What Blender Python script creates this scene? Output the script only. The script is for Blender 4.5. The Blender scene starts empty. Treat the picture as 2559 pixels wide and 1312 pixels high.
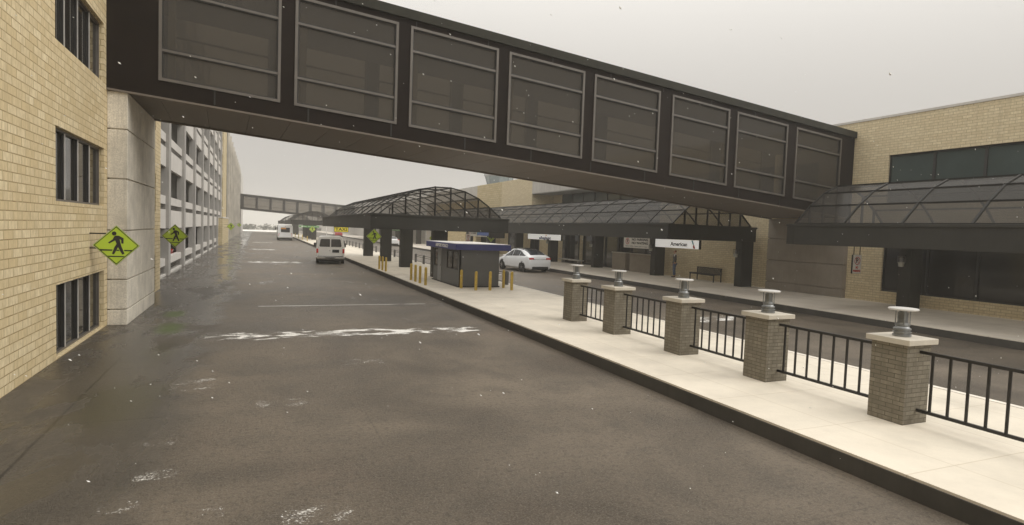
import bpy, math, random
from mathutils import Vector, Matrix
S = bpy.context.scene
COL = S.collection
rnd = random.Random(7)
PI = math.pi

# ---------------------------------------------------------------- mesh builder
class MB:
    def __init__(s): s.v = []; s.f = []
    def add(s, vs, fs):
        b = len(s.v); s.v += [tuple(map(float, v)) for v in vs]
        s.f += [tuple(b + i for i in f) for f in fs]; return s
    def box(s, x0, x1, y0, y1, z0, z1):
        if x0 > x1: x0, x1 = x1, x0
        if y0 > y1: y0, y1 = y1, y0
        if z0 > z1: z0, z1 = z1, z0
        v = [(x, y, z) for z in (z0, z1) for y in (y0, y1) for x in (x0, x1)]
        return s.add(v, [(0, 2, 3, 1), (4, 5, 7, 6), (0, 1, 5, 4), (2, 6, 7, 3), (0, 4, 6, 2), (1, 3, 7, 5)])
    def hexa(s, p):  # 8 corners, ordered like box
        return s.add(p, [(0, 2, 3, 1), (4, 5, 7, 6), (0, 1, 5, 4), (2, 6, 7, 3), (0, 4, 6, 2), (1, 3, 7, 5)])
    def bar(s, p, q, w, h=None, up=(0, 0, 1)):
        p, q = Vector(p), Vector(q); d = (q - p).normalized(); up = Vector(up)
        if abs(d.dot(up)) > .98: up = Vector((1, 0, 0))
        a = d.cross(up).normalized() * (w / 2); b = a.cross(d).normalized() * ((h or w) / 2)
        return s.hexa([p - a - b, p + a - b, q - a - b, q + a - b, p - a + b, p + a + b, q - a + b, q + a + b])
    def tube(s, p, q, r0, r1=None, n=12, caps=True):
        p, q = Vector(p), Vector(q); r1 = r0 if r1 is None else r1
        d = (q - p).normalized(); up = Vector((0, 0, 1)) if abs(d.z) < .95 else Vector((1, 0, 0))
        a = d.cross(up).normalized(); b = d.cross(a)
        v = []
        for c, r in ((p, r0), (q, r1)):
            v += [c + (a * math.cos(2 * PI * i / n) + b * math.sin(2 * PI * i / n)) * r for i in range(n)]
        f = [(i, i + n, (i + 1) % n + n, (i + 1) % n) for i in range(n)]
        if caps: f += [tuple(range(n)), tuple(range(2 * n - 1, n - 1, -1))]
        return s.add(v, f)
    def lathe(s, prof, c=(0, 0, 0), n=20, axis='z'):
        v = []; k = len(prof)
        for r, z in prof:
            for i in range(n):
                t = 2 * PI * i / n; x, y = r * math.cos(t), r * math.sin(t)
                v.append({'z': (c[0] + x, c[1] + y, c[2] + z), 'x': (c[0] + z, c[1] + x, c[2] + y), 'y': (c[0] + y, c[1] + z, c[2] + x)}[axis])
        f = [(j * n + i, j * n + (i + 1) % n, (j + 1) * n + (i + 1) % n, (j + 1) * n + i) for j in range(k - 1) for i in range(n)]
        f += [tuple(range(n - 1, -1, -1)), tuple(range((k - 1) * n, k * n))]
        return s.add(v, f)
    def prism(s, poly, o, u, w, d):  # 2D polygon in plane (o,u,w) extruded by vector d
        o, u, w, d = Vector(o), Vector(u), Vector(w), Vector(d); n = len(poly)
        v = [o + u * a + w * b for a, b in poly]; v += [p + d for p in v]
        f = [(i, (i + 1) % n, (i + 1) % n + n, i + n) for i in range(n)]
        return s.add(v, f + [tuple(range(n - 1, -1, -1)), tuple(range(n, 2 * n))])
    def ring(s, outer, inner, o, u, w, d):
        o, u, w, d = Vector(o), Vector(u), Vector(w), Vector(d); n = len(outer)
        A = [o + u * a + w * b for a, b in outer]; B = [o + u * a + w * b for a, b in inner]
        v = A + B + [p + d for p in A] + [p + d for p in B]; f = []
        for i in range(n):
            j = (i + 1) % n
            f += [(i, j, n + j, n + i), (2 * n + i, 3 * n + i, 3 * n + j, 2 * n + j), (i, 2 * n + i, 2 * n + j, j), (n + i, n + j, 3 * n + j, 3 * n + i)]
        return s.add(v, f)
    def loft(s, rings, caps=True, closed=True):
        n = len(rings[0]); v = [p for r in rings for p in r]; f = []
        for j in range(len(rings) - 1):
            for i in range(n if closed else n - 1):
                k = (i + 1) % n
                f.append((j * n + i, j * n + k, (j + 1) * n + k, (j + 1) * n + i))
        if caps and closed: f += [tuple(range(n - 1, -1, -1)), tuple(range((len(rings) - 1) * n, len(rings) * n))]
        return s.add(v, f)
    def wall(s, o, u, w, nrm, U, W, holes, thick):
        """wall slab with rectangular openings: grid of front/back quads and reveals"""
        o, u, w, nrm = map(Vector, (o, u, w, nrm))
        us = sorted({U[0], U[1], *[h[0] for h in holes], *[h[1] for h in holes]}); us = [a for a in us if U[0] <= a <= U[1]]
        ws = sorted({W[0], W[1], *[h[2] for h in holes], *[h[3] for h in holes]}); ws = [a for a in ws if W[0] <= a <= W[1]]
        P = lambda a, b, t: o + u * a + w * b - nrm * t
        def solid(i, j):
            if not (0 <= i < len(us) - 1 and 0 <= j < len(ws) - 1): return False
            a, b = (us[i] + us[i + 1]) / 2, (ws[j] + ws[j + 1]) / 2
            return not any(h[0] < a < h[1] and h[2] < b < h[3] for h in holes)
        for i in range(len(us) - 1):
            for j in range(len(ws) - 1):
                if not solid(i, j): continue
                a0, a1, b0, b1 = us[i], us[i + 1], ws[j], ws[j + 1]
                q = lambda *pts: s.add(pts, [(0, 1, 2, 3)])
                q(P(a0, b0, 0), P(a1, b0, 0), P(a1, b1, 0), P(a0, b1, 0))
                q(P(a0, b0, thick), P(a0, b1, thick), P(a1, b1, thick), P(a1, b0, thick))
                if not solid(i - 1, j): q(P(a0, b0, 0), P(a0, b1, 0), P(a0, b1, thick), P(a0, b0, thick))
                if not solid(i + 1, j): q(P(a1, b0, 0), P(a1, b0, thick), P(a1, b1, thick), P(a1, b1, 0))
                if not solid(i, j - 1): q(P(a0, b0, 0), P(a0, b0, thick), P(a1, b0, thick), P(a1, b0, 0))
                if not solid(i, j + 1): q(P(a0, b1, 0), P(a1, b1, 0), P(a1, b1, thick), P(a0, b1, thick))
        return s
    def build(s, name, mat, parent=None, smooth=False, local=False, bevel=0, angle=35, recalc=True):
        import bmesh
        if parent is not None:
            off = Vector((0, 0, 0))
            if not local:
                p = parent
                while p: off += p.location; p = p.parent
        else:
            xs = [v[0] for v in s.v]; ys = [v[1] for v in s.v]; zs = [v[2] for v in s.v]
            off = Vector(((min(xs) + max(xs)) / 2, (min(ys) + max(ys)) / 2, min(zs)))
        me = bpy.data.meshes.new(name)
        me.from_pydata([(v[0] - off.x, v[1] - off.y, v[2] - off.z) for v in s.v], [], s.f)
        if recalc:
            bm = bmesh.new(); bm.from_mesh(me); bmesh.ops.recalc_face_normals(bm, faces=bm.faces); bm.to_mesh(me); bm.free()
        uv = me.uv_layers.new(name='UVMap')
        for p in me.polygons:
            n = p.normal; ax = max(range(3), key=lambda i: abs(n[i]))
            for li in p.loop_indices:
                c = me.vertices[me.loops[li].vertex_index].co + off
                uv.data[li].uv = ((c.x, c.y) if ax == 2 else (c.y, c.z) if ax == 0 else (c.x, c.z))
        if mat: me.materials.append(mat)
        if smooth:
            me.polygons.foreach_set('use_smooth', [True] * len(me.polygons))
            me.set_sharp_from_angle(angle=math.radians(angle))
        o = bpy.data.objects.new(name, me); COL.objects.link(o)
        if parent is not None: o.parent = parent
        else: o.location = off
        if bevel:
            b = o.modifiers.new('Bevel', 'BEVEL'); b.width = bevel; b.segments = 2; b.limit_method = 'ANGLE'; b.angle_limit = math.radians(40)
        return o

def tag(o, label, cat, group=None):
    o['label'] = label; o['category'] = cat
    if group: o['group'] = group
    return o
def thing(name, label, cat, loc=(0, 0, 0), group=None, rz=0):
    o = bpy.data.objects.new(name, None); COL.objects.link(o); o.location = loc; o.rotation_euler = (0, 0, rz)
    o.empty_display_size = .2
    return tag(o, label, cat, group)
def struct(o, kind='structure'):
    o['kind'] = kind; return o
def dup(root, loc=None, rz=None, label=None, group=None):
    def cp(o, par):
        c = o.copy(); COL.objects.link(c)
        if par is not None: c.parent = par
        for ch in [x for x in KIDS.get(o.name, o.children)]: cp(ch, c)
        return c
    c = cp(root, None)
    if loc is not None: c.location = loc
    if rz is not None: c.rotation_euler = (0, 0, rz)
    if label: c['label'] = label
    if group: c['group'] = group
    return c
KIDS = {}

def lettering(text, size, o, u, w, mat, parent, depth=.004, align='CENTER', local=False, name='lettering', fit=None, bold=0, shear=0):
    cu = bpy.data.curves.new(name, 'FONT'); cu.body = text; cu.size = size; cu.align_x = align; cu.align_y = 'CENTER'
    cu.extrude = depth; cu.offset = bold; cu.shear = shear; cu.resolution_u = 3
    t = bpy.data.objects.new(name, cu); COL.objects.link(t)
    dg = bpy.context.evaluated_depsgraph_get(); me = bpy.data.meshes.new_from_object(t.evaluated_get(dg))
    bpy.data.objects.remove(t); bpy.data.curves.remove(cu)
    u, w = Vector(u), Vector(w); n = u.cross(w); o = Vector(o)
    sx = 1
    if fit:
        xs = [v.co.x for v in me.vertices]; sx = fit / (max(xs) - min(xs))
    off = Vector((0, 0, 0))
    if not local:
        p = parent
        while p: off += p.location; p = p.parent
    for v in me.vertices:
        c = v.co.copy(); v.co = o + u * c.x * sx + w * c.y + n * c.z - off
    me.materials.clear(); me.materials.append(mat); me.name = name
    ob = bpy.data.objects.new(name, me); COL.objects.link(ob); ob.parent = parent
    return ob

# ---------------------------------------------------------------- materials
def nt_new(name):
    m = bpy.data.materials.new(name); m.use_nodes = True; nt = m.node_tree; nt.nodes.clear()
    out = nt.nodes.new('ShaderNodeOutputMaterial'); return m, nt, out
def N(nt, typ, ins=None, **kw):
    n = nt.nodes.new('ShaderNode' + typ)
    for k, v in kw.items(): setattr(n, k, v)
    for k, v in (ins or {}).items():
        if isinstance(v, bpy.types.NodeSocket): nt.links.new(v, n.inputs[k])
        else: n.inputs[k].default_value = v
    return n
def c4(c): return (c[0], c[1], c[2], 1)
def mathn(nt, op, a, b=0.0, clamp=False):
    return N(nt, 'Math', {0: a, 1: b}, operation=op, use_clamp=clamp).outputs[0]
def mix(nt, fac, a, b, blend='MIX'):
    n = N(nt, 'Mix', data_type='RGBA', blend_type=blend)
    for k, v in ((0, fac), (6, a), (7, b)):
        if isinstance(v, bpy.types.NodeSocket): nt.links.new(v, n.inputs[k])
        else: n.inputs[k].default_value = v if k == 0 else c4(v)
    return n.outputs[2]
def mixf(nt, fac, a, b):
    n = N(nt, 'Mix', data_type='FLOAT')
    for k, v in ((0, fac), (2, a), (3, b)):
        if isinstance(v, bpy.types.NodeSocket): nt.links.new(v, n.inputs[k])
        else: n.inputs[k].default_value = v
    return n.outputs[0]
def noise(nt, vec, scale, detail=4, rough=.55, dist=0):
    return N(nt, 'TexNoise', {'Vector': vec, 'Scale': scale, 'Detail': detail, 'Roughness': rough, 'Distortion': dist}).outputs['Fac']
def ramp(nt, fac, lo, hi):
    return N(nt, 'MapRange', {'Value': fac, 'From Min': lo, 'From Max': hi}, clamp=True).outputs[0]
def wpos(nt): return N(nt, 'NewGeometry').outputs['Position']
def bsdf(nt, out, **ins):
    b = N(nt, 'BsdfPrincipled', {k.replace('_', ' '): v for k, v in ins.items()})
    nt.links.new(b.outputs[0], out.inputs[0]); return b

def pm(name, col, rough=.55, metal=0., var=.12, vscale=3., fine=0., bump=0., bscale=60., streak=0., coat=0., spec=.5):
    m, nt, out = nt_new(name); tc = N(nt, 'TexCoord').outputs['Object']
    f = noise(nt, tc, vscale, 5, .6)
    c = mix(nt, ramp(nt, f, .3, .7), [x * (1 - var) for x in col], [min(1, x * (1 + var)) for x in col])
    if streak:
        mp = N(nt, 'Mapping', {'Vector': tc, 'Scale': (6, 6, .35)}).outputs[0]
        c = mix(nt, mathn(nt, 'MULTIPLY', ramp(nt, noise(nt, mp, 1.5, 5, .65), .5, .75), streak), c, [x * .55 for x in col])
    if fine:
        c = mix(nt, mathn(nt, 'MULTIPLY', ramp(nt, noise(nt, tc, bscale, 3, .7), .4, .65), fine), c, [x * .6 for x in col])
    b = bsdf(nt, out, Base_Color=c, Roughness=mixf(nt, f, max(.03, rough - .07), min(1, rough + .07)), Metallic=metal)
    b.inputs['Coat Weight'].default_value = coat; b.inputs['Coat Roughness'].default_value = .06
    b.inputs['Specular IOR Level'].default_value = spec
    if bump:
        bp = N(nt, 'Bump', {'Strength': bump, 'Distance': .01, 'Height': noise(nt, tc, bscale, 4, .6)})
        nt.links.new(bp.outputs[0], b.inputs['Normal'])
    return m

def brick(name, c1, c2, mortar, w, h, mort, off=.5, bump=.35, tint=.25, rough=.8):
    m, nt, out = nt_new(name); uv = N(nt, 'TexCoord').outputs['UV']
    wob = N(nt, 'VectorMath', {0: uv}, operation='ADD')
    br = N(nt, 'TexBrick', {'Vector': uv, 'Color1': c4(c1), 'Color2': c4(c2), 'Mortar': c4(mortar), 'Scale': 1., 'Mortar Size': mort, 'Mortar Smooth': .15, 'Bias': 0., 'Brick Width': w, 'Row Height': h}, offset=off)
    p = wpos(nt)
    mp = N(nt, 'Mapping', {'Vector': p, 'Scale': (7, 7, 2.2)}).outputs[0]
    g = noise(nt, mp, 2.2, 6, .65)
    col = mix(nt, ramp(nt, g, .35, .75), br.outputs['Color'], [x * .78 for x in c2])
    big = noise(nt, p, .35, 3, .5)
    col = mix(nt, mathn(nt, 'MULTIPLY', ramp(nt, big, .45, .7), tint), col, [x * .7 for x in c1])
    mp2 = N(nt, 'Mapping', {'Vector': p, 'Scale': (5, 5, .25)}).outputs[0]
    col = mix(nt, mathn(nt, 'MULTIPLY', ramp(nt, noise(nt, mp2, 1.3, 4, .6), .55, .8), .28), col, [x * .5 for x in c2])
    b = bsdf(nt, out, Base_Color=col, Roughness=rough)
    ht = mathn(nt, 'ADD', mathn(nt, 'MULTIPLY', br.outputs['Fac'], -1.), mathn(nt, 'MULTIPLY', noise(nt, p, 45, 4, .6), .35))
    bp = N(nt, 'Bump', {'Strength': bump, 'Distance': .012, 'Height': ht}); nt.links.new(bp.outputs[0], b.inputs['Normal'])
    return m

def glass(name, tint, clear, dark=(.02, .02, .018), rough=.04):
    """tinted glazing: part clear (transparent), part dark body with gloss"""
    m, nt, out = nt_new(name)
    b = N(nt, 'BsdfPrincipled', {'Base Color': c4(dark), 'Roughness': rough})
    t = N(nt, 'BsdfTransparent', {'Color': c4(tint)})
    mx = N(nt, 'MixShader', {0: clear, 1: b.outputs[0], 2: t.outputs[0]}); nt.links.new(mx.outputs[0], out.inputs[0])
    return m

def lit(name, col, e):
    m, nt, out = nt_new(name)
    b = bsdf(nt, out, Base_Color=c4(col), Roughness=.4); b.inputs['Emission Color'].default_value = c4(col); b.inputs['Emission Strength'].default_value = e
    return m

def road_mat():
    m, nt, out = nt_new('wet_asphalt'); p = wpos(nt)
    sx = N(nt, 'SeparateXYZ', {0: p}); X, Y = sx.outputs[0], sx.outputs[1]
    big = noise(nt, p, .33, 5, .55, .6); mid = noise(nt, p, 1.3, 5, .6); fine = noise(nt, p, 46, 3, .75); grit = noise(nt, p, 15, 5, .78)
    base = mix(nt, ramp(nt, big, .35, .68), (.086, .069, .051), (.230, .188, .142))
    base = mix(nt, mathn(nt, 'MULTIPLY', ramp(nt, noise(nt, p, .21, 3, .5), .55, .72), .35), base, (.20, .135, .098))
    base = mix(nt, mathn(nt, 'MULTIPLY', ramp(nt, mid, .48, .7), .6), base, (.078, .066, .053))
    base = mix(nt, mathn(nt, 'MULTIPLY', ramp(nt, fine, .48, .60), .7), base, (.24, .21, .172))
    base = mix(nt, mathn(nt, 'MULTIPLY', ramp(nt, grit, .5, .64), .5), base, (.034, .029, .024))
    # apron beside the garage: darker and wetter, with its own saw-cut joints
    wob = mathn(nt, 'MULTIPLY', mathn(nt, 'SUBTRACT', noise(nt, p, .6, 3), .5), 1.1)
    apr = ramp(nt, mathn(nt, 'ADD', X, wob), -.75, -1.35)
    base = mix(nt, mathn(nt, 'MULTIPLY', apr, .55), base, (.047, .042, .035))
    # moss stains on the apron
    def blob(x, y, rx, ry):
        a = mathn(nt, 'DIVIDE', mathn(nt, 'SUBTRACT', X, x), rx); b = mathn(nt, 'DIVIDE', mathn(nt, 'SUBTRACT', Y, y), ry)
        d = mathn(nt, 'SQRT', mathn(nt, 'ADD', mathn(nt, 'MULTIPLY', a, a), mathn(nt, 'MULTIPLY', b, b)))
        return ramp(nt, mathn(nt, 'ADD', d, mathn(nt, 'MULTIPLY', mathn(nt, 'SUBTRACT', mid, .5), 1.6)), 1.1, .35)
    moss = mathn(nt, 'MAXIMUM', blob(-2.0, 17.6, .4, 1.1), blob(-2.2, 20.2, .35, .8))
    olive = mathn(nt, 'MAXIMUM', blob(-1.85, 10.6, .7, 1.6), blob(-1.8, 14.4, .35, 1.5))
    # joints
    def line(coord, at, per, half):
        q = mathn(nt, 'SUBTRACT', coord, at)
        if per: q = mathn(nt, 'PINGPONG', mathn(nt, 'ADD', q, per * 40), per / 2); 
        q = mathn(nt, 'ABSOLUTE', q)
        return ramp(nt, q, half, half * .4)
    wl = mathn(nt, 'MULTIPLY', mathn(nt, 'SUBTRACT', mid, .5), .05)
    Xw, Yw = mathn(nt, 'ADD', X, wl), mathn(nt, 'ADD', Y, wl)
    j = mathn(nt, 'MULTIPLY', line(Yw, 9.6 + 3.35 / 2 * 0, 3.35, .022), apr)
    j = mathn(nt, 'MAXIMUM', j, line(Xw, -2.47, 0, .025))
    j2 = mathn(nt, 'MAXIMUM', line(Xw, 1.55, 4.9, .014), line(Yw, 4.2, 6.1, .014))
    j = mathn(nt, 'MAXIMUM', j, mathn(nt, 'MULTIPLY', j2, mathn(nt, 'MULTIPLY', ramp(nt, big, .42, .6), .4)))
    base = mix(nt, mathn(nt, 'MULTIPLY', j, .75), base, (.02, .017, .014))
    # standing water
    mpw = N(nt, 'Mapping', {'Vector': p, 'Scale': (1, .35, 1)}).outputs[0]
    pn = noise(nt, mpw, .75, 5, .62, .4)
    far = ramp(nt, Y, 14, 34)
    wet = mathn(nt, 'MAXIMUM', mathn(nt, 'MULTIPLY', ramp(nt, pn, .42, .5), mathn(nt, 'MULTIPLY', apr, mixf(nt, far, .75, 1.))),
                mathn(nt, 'MULTIPLY', ramp(nt, pn, .6, .7), mathn(nt, 'MULTIPLY', ramp(nt, Y, 12, 22), .8)))
    base = mix(nt, mathn(nt, 'MULTIPLY', wet, .6), base, (.02, .018, .016))
    base = mix(nt, mathn(nt, 'MULTIPLY', olive, .55), base, (.05, .045, .018))
    base = mix(nt, mathn(nt, 'MULTIPLY', moss, .8), base, (.075, .115, .016))
    wet = mathn(nt, 'MULTIPLY', wet, mathn(nt, 'SUBTRACT', 1., mathn(nt, 'MULTIPLY', moss, .8)))
    r = mixf(nt, wet, mixf(nt, ramp(nt, big, .3, .7), .42, .6), .05)
    b = bsdf(nt, out, Base_Color=base, Roughness=r)
    b.inputs['Specular IOR Level'].default_value = .4
    h = mathn(nt, 'ADD', mathn(nt, 'MULTIPLY', fine, .5), grit)
    bp = N(nt, 'Bump', {'Strength': mixf(nt, wet, 1., .06), 'Distance': .04, 'Height': h}); nt.links.new(bp.outputs[0], b.inputs['Normal'])
    return m

def pave_mat(name, c, joint=1.55, x0=0., dirty=.25, stain=(.42, .38, .32)):
    m, nt, out = nt_new(name); p = wpos(nt)
    mp = N(nt, 'Mapping', {'Vector': p, 'Location': (x0, .4, 0)}).outputs[0]
    br = N(nt, 'TexBrick', {'Vector': mp, 'Color1': (1, 1, 1, 1), 'Color2': (.95, .95, .95, 1), 'Mortar': (.80, .77, .72, 1), 'Scale': 1., 'Mortar Size': .009, 'Mortar Smooth': .3, 'Brick Width': joint, 'Row Height': joint}, offset=0.)
    f = noise(nt, p, 1.1, 5, .6); g = noise(nt, p, 34, 4, .7)
    col = mix(nt, ramp(nt, f, .38, .75), c, [x * (1 - dirty * .5) for x in c])
    col = mix(nt, mathn(nt, 'MULTIPLY', ramp(nt, noise(nt, p, .45, 5, .65), .52, .75), dirty), col, stain)
    col = mix(nt, mathn(nt, 'MULTIPLY', ramp(nt, g, .5, .75), .14), col, stain)
    col = mix(nt, 1., col, br.outputs['Color'], 'MULTIPLY')
    b = bsdf(nt, out, Base_Color=col, Roughness=mixf(nt, f, .5, .8))
    bp = N(nt, 'Bump', {'Strength': .25, 'Distance': .006, 'Height': mathn(nt, 'ADD', g, mathn(nt, 'MULTIPLY', br.outputs['Fac'], -.8))}); nt.links.new(bp.outputs[0], b.inputs['Normal'])
    return m

def worn_paint(name, col, cover, sx=1., sy=.4, sc=2.2, gw=.25):
    m, nt, out = nt_new(name); p = wpos(nt)
    mp = N(nt, 'Mapping', {'Vector': p, 'Scale': (sx, sy, 1)}).outputs[0]
    a = noise(nt, mp, sc, 3, .5, .5); g = noise(nt, N(nt, 'Mapping', {'Vector': p, 'Scale': (.8, 1.3, 1)}).outputs[0], 34, 5, .85)
    v = mathn(nt, 'ADD', mathn(nt, 'MULTIPLY', a, 1. - gw), mathn(nt, 'MULTIPLY', g, gw))
    uv = N(nt, 'TexCoord').outputs['Generated']; s = N(nt, 'SeparateXYZ', {0: uv})
    ex = mathn(nt, 'MINIMUM', ramp(nt, mathn(nt, 'PINGPONG', s.outputs[0], .5), 0, .14), ramp(nt, mathn(nt, 'PINGPONG', s.outputs[1], .5), 0, .3))
    v = mathn(nt, 'ADD', v, mathn(nt, 'MULTIPLY', mathn(nt, 'SUBTRACT', ex, 1.), .22))
    k = ramp(nt, v, cover, cover + .03)
    b = N(nt, 'BsdfPrincipled', {'Base Color': c4(col), 'Roughness': .6}); t = N(nt, 'BsdfTransparent')
    mx = N(nt, 'MixShader', {0: k, 1: t.outputs[0], 2: b.outputs[0]}); nt.links.new(mx.outputs[0], out.inputs[0])
    return m

M = dict(
    road=road_mat(),
    pave=pave_mat('pale_concrete_paving', (.77, .705, .595), x0=.2, dirty=.38),
    pave2=pave_mat('grey_concrete_paving', (.80, .735, .645), x0=.4, dirty=.3),
    kerb=pm('dark_kerb', (.06, .056, .05), .7, var=.2, vscale=2, bump=.2, streak=.3),
    curbstone=pm('pale_kerb_stone', (.74, .69, .61), .7, bump=.2),
    ground=pm('frosty_ground', (.42, .40, .36), .9, var=.2, vscale=.05),
    snow=pm('snow', (.86, .84, .80), .8, var=.05, vscale=.1),
    brick_l=brick('cream_block', (.84, .72, .485), (.68, .545, .315), (.28, .195, .085), .40, .15, .0095),
    brick_t=brick('cream_brick', (.80, .70, .49), (.68, .57, .37), (.36, .29, .17), .36, .112, .009, tint=.12),
    brick_f=brick('tan_brick_far', (.70, .59, .38), (.56, .46, .26), (.36, .28, .15), .62, .24, .018, tint=.15),
    brick_p=brick('grey_tan_brick', (.245, .22, .17), (.17, .15, .113), (.05, .042, .03), .205, .064, .0048, tint=.25),
    conc=pm('pier_concrete', (.70, .65, .555), .85, var=.25, vscale=1.6, fine=.6, bump=.8, bscale=32, streak=.6),
    conc_d=pm('shaded_pier_concrete', (.30, .265, .225), .85, var=.12, vscale=1.3, fine=.3, bump=.25, bscale=38, streak=.25),  # darker copy of the pier concrete, shade under the bridge put into its colour
    conc_g=pm('garage_concrete', (.60, .575, .54), .8, var=.08, vscale=.8, streak=.28, bump=.1),
    conc_col=pm('garage_column_concrete', (.36, .345, .325), .8, var=.1, vscale=.8, streak=.3),
    conc_w=pm('warm_far_concrete', (.50, .465, .40), .8, var=.2, vscale=.5, streak=.4),
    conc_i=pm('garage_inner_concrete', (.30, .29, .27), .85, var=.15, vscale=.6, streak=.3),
    conc_f=pm('fascia_concrete', (.50, .48, .45), .85, var=.1, vscale=1., streak=.6, bump=.15),
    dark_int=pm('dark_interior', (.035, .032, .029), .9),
    bronze=pm('dark_bronze_panel', (.014, .0095, .0075), .55, var=.25, vscale=.8, streak=.2, spec=.1),
    bronze_d=pm('roof_edge_metal', (.026, .025, .018), .6, var=.2, vscale=2, spec=.2),
    soffit=pm('soffit_panel', (.145, .12, .098), .6, var=.08, vscale=.7),
    frame=pm('window_frame_metal', (.14, .127, .114), .4, metal=.3),
    int_wall=pm('bridge_interior', (.30, .26, .21), .8, var=.1),
    int_post=pm('interior_post', (.40, .35, .24), .7),
    black=pm('black_metal', (.012, .011, .010), .45),
    canopy=pm('canopy_black_metal', (.036, .035, .031), .55, var=.15, vscale=1.2, streak=.2, spec=.3),
    rib=pm('canopy_rib', (.014, .013, .012), .5, spec=.2),
    cap=pm('stone_cap', (.52, .48, .41), .7, var=.08, fine=.2, bump=.2),
    yellow=pm('bollard_yellow', (.56, .39, .07), .5, var=.15, vscale=6, streak=.5),
    greypost=pm('galvanised_grey', (.16, .155, .15), .5, metal=.4, streak=.3),
    booth=pm('booth_grey', (.13, .133, .135), .55, var=.06),
    booth_l=pm('booth_light_grey', (.28, .285, .29), .55),
    blue=pm('blue_fascia', (.055, .065, .24), .45),
    litwhite=lit('glowing_white_sign', (.8, .79, .76), .42), litnavy=lit('glowing_navy_sign', (.04, .07, .2), .5), lityellow=lit('glowing_taxi_yellow', (.75, .62, .07), .4),  # faint glow added to brighten the sign faces under the dark canopies
    white=pm('white_sign', (.82, .80, .76), .5, var=.03),
    roofwhite=pm('white_roof', (.85, .83, .79), .6, var=.03),
    ink=pm('sign_black', (.015, .014, .013), .5),
    inkgrey=pm('sign_grey_letters', (.12, .14, .16), .5),
    red=pm('sign_red', (.5, .045, .035), .5),
    navy=pm('sign_navy', (.03, .05, .18), .5),
    cyan=pm('sign_cyan', (.10, .33, .42), .5),
    orange=pm('sign_orange', (.62, .28, .04), .5),
    lime=pm('fluorescent_lime', (.44, .60, .04), .5, var=.06, vscale=2),
    signyellow=pm('taxi_yellow', (.72, .58, .06), .5, var=.04),
    green=pm('sign_green', (.06, .26, .05), .5),
    alu=pm('sign_edge_aluminium', (.45, .45, .42), .4, metal=.6),
    lantern=pm('lantern_cast_metal', (.27, .28, .285), .42, metal=.75, var=.2, vscale=14),
    lid=pm('lantern_lid', (.52, .51, .49), .5, var=.06),
    vanwhite=pm('van_paint', (.86, .84, .80), .3, coat=.4, var=.03),
    carwhite=pm('car_paint_white', (.88, .90, .93), .22, coat=.7, var=.02),
    carred=pm('car_paint_red', (.42, .02, .02), .25, coat=.6, var=.03),
    tyre=pm('tyre_rubber', (.018, .017, .016), .8),
    rim=pm('alloy_rim', (.42, .42, .43), .3, metal=.8),
    trim=pm('black_plastic', (.02, .02, .02), .55),
    chrome=pm('bumper_chrome', (.55, .54, .52), .25, metal=.85),
    lamp_red=pm('tail_lamp_red', (.62, .03, .02), .2, coat=.6),
    vglass=pm('vehicle_glass', (.02, .024, .032), .06, var=.05, spec=.3),
    vanglass=pm('van_rear_glass', (.05, .046, .042), .1, var=.3, vscale=4, coat=.4),
    bglass=pm('dark_window_glass', (.022, .021, .019), .05, var=.1),
    tglass=pm('green_window_glass', (.06, .08, .078), .12, var=.12, vscale=.6, spec=.35),
    brownglass=pm('booth_window_glass', (.035, .026, .014), .1, var=.3, vscale=3),
    bridge_glass=glass('tinted_bridge_glass', (.68, .645, .59), .6, dark=(.115, .106, .094), rough=.05),
    vault_glass_dark=glass('dark_smoky_glazing', (.46, .445, .42), .76, dark=(.15, .14, .128), rough=.12),
    gable_glass=glass('clear_gable_glazing', (.95, .94, .92), .74, dark=(.08, .075, .07), rough=.1),
    vault_glass=glass('smoky_vault_glazing', (.66, .645, .62), .87, dark=(.12, .113, .105), rough=.15),
    mull=pm('light_mullion', (.62, .60, .57), .4, metal=.3),
    skin=pm('skin', (.52, .32, .23), .6), hair=pm('auburn_hair', (.2, .055, .028), .6),
    jacket=pm('charcoal_jacket', (.10, .10, .105), .8), pipe=pm('jacket_white', (.75, .74, .72), .7),
    jeans=pm('blue_jeans', (.11, .15, .25), .85, var=.2, vscale=9), shoe=pm('dark_shoe', (.03, .025, .022), .6),
    bark=pm('bark', (.05, .04, .03), .9), leaf=pm('winter_foliage', (.15, .15, .13), .8, var=.4, vscale=2),
    paint_a=worn_paint('worn_white_paint', (.86, .84, .8), .50, sx=.7, sy=1.1, sc=2.3, gw=.42),
    paint_b=worn_paint('flaked_white_paint', (.86, .84, .8), .565, sx=1.2, sy=1.8, sc=2.6, gw=.7),
    paint_c=worn_paint('thin_white_line', (.8, .78, .74), .44, sx=1., sy=1., sc=1.1),
    tower=pm('tower_concrete', (.34, .34, .34), .7), towerglass=pm('tower_glass', (.16, .21, .22), .15),
)
# ================================================================ SETTING
K = .25
def sheet(name, x0, x1, y0, y1, z, mat, th=.0):
    if th: b = MB().box(x0, x1, y0, y1, z - th, z)
    else: b = MB().add([(x0, y0, z), (x1, y0, z), (x1, y1, z), (x0, y1, z)], [(0, 1, 2, 3)])
    return struct(b.build(name, mat))
sheet('ground', -900, 900, -300, 1500, -.12, M['ground'])
sheet('road', -18, 19.8, -30, 207, 0, M['road'], .1)
sheet('road', 11.3, 19.8, 207, 300, 0, M['road'], .1)
sheet('snow_field', -160, 11.2, 210, 252, -.05, M['snow'])
ppx0, ppx1 = 6.70, 11.33
sheet('pavement', ppx0, ppx1, -25, 190, K, M['pave'], .03)
struct(MB().box(6.68, 6.95, -25, 190.02, -.05, K - .03).build('kerb', M['kerb']))
struct(MB().box(6.95, 11.4, -25, 189.9, -.05, K - .034).build('pavement_base', M['kerb']))
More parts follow.
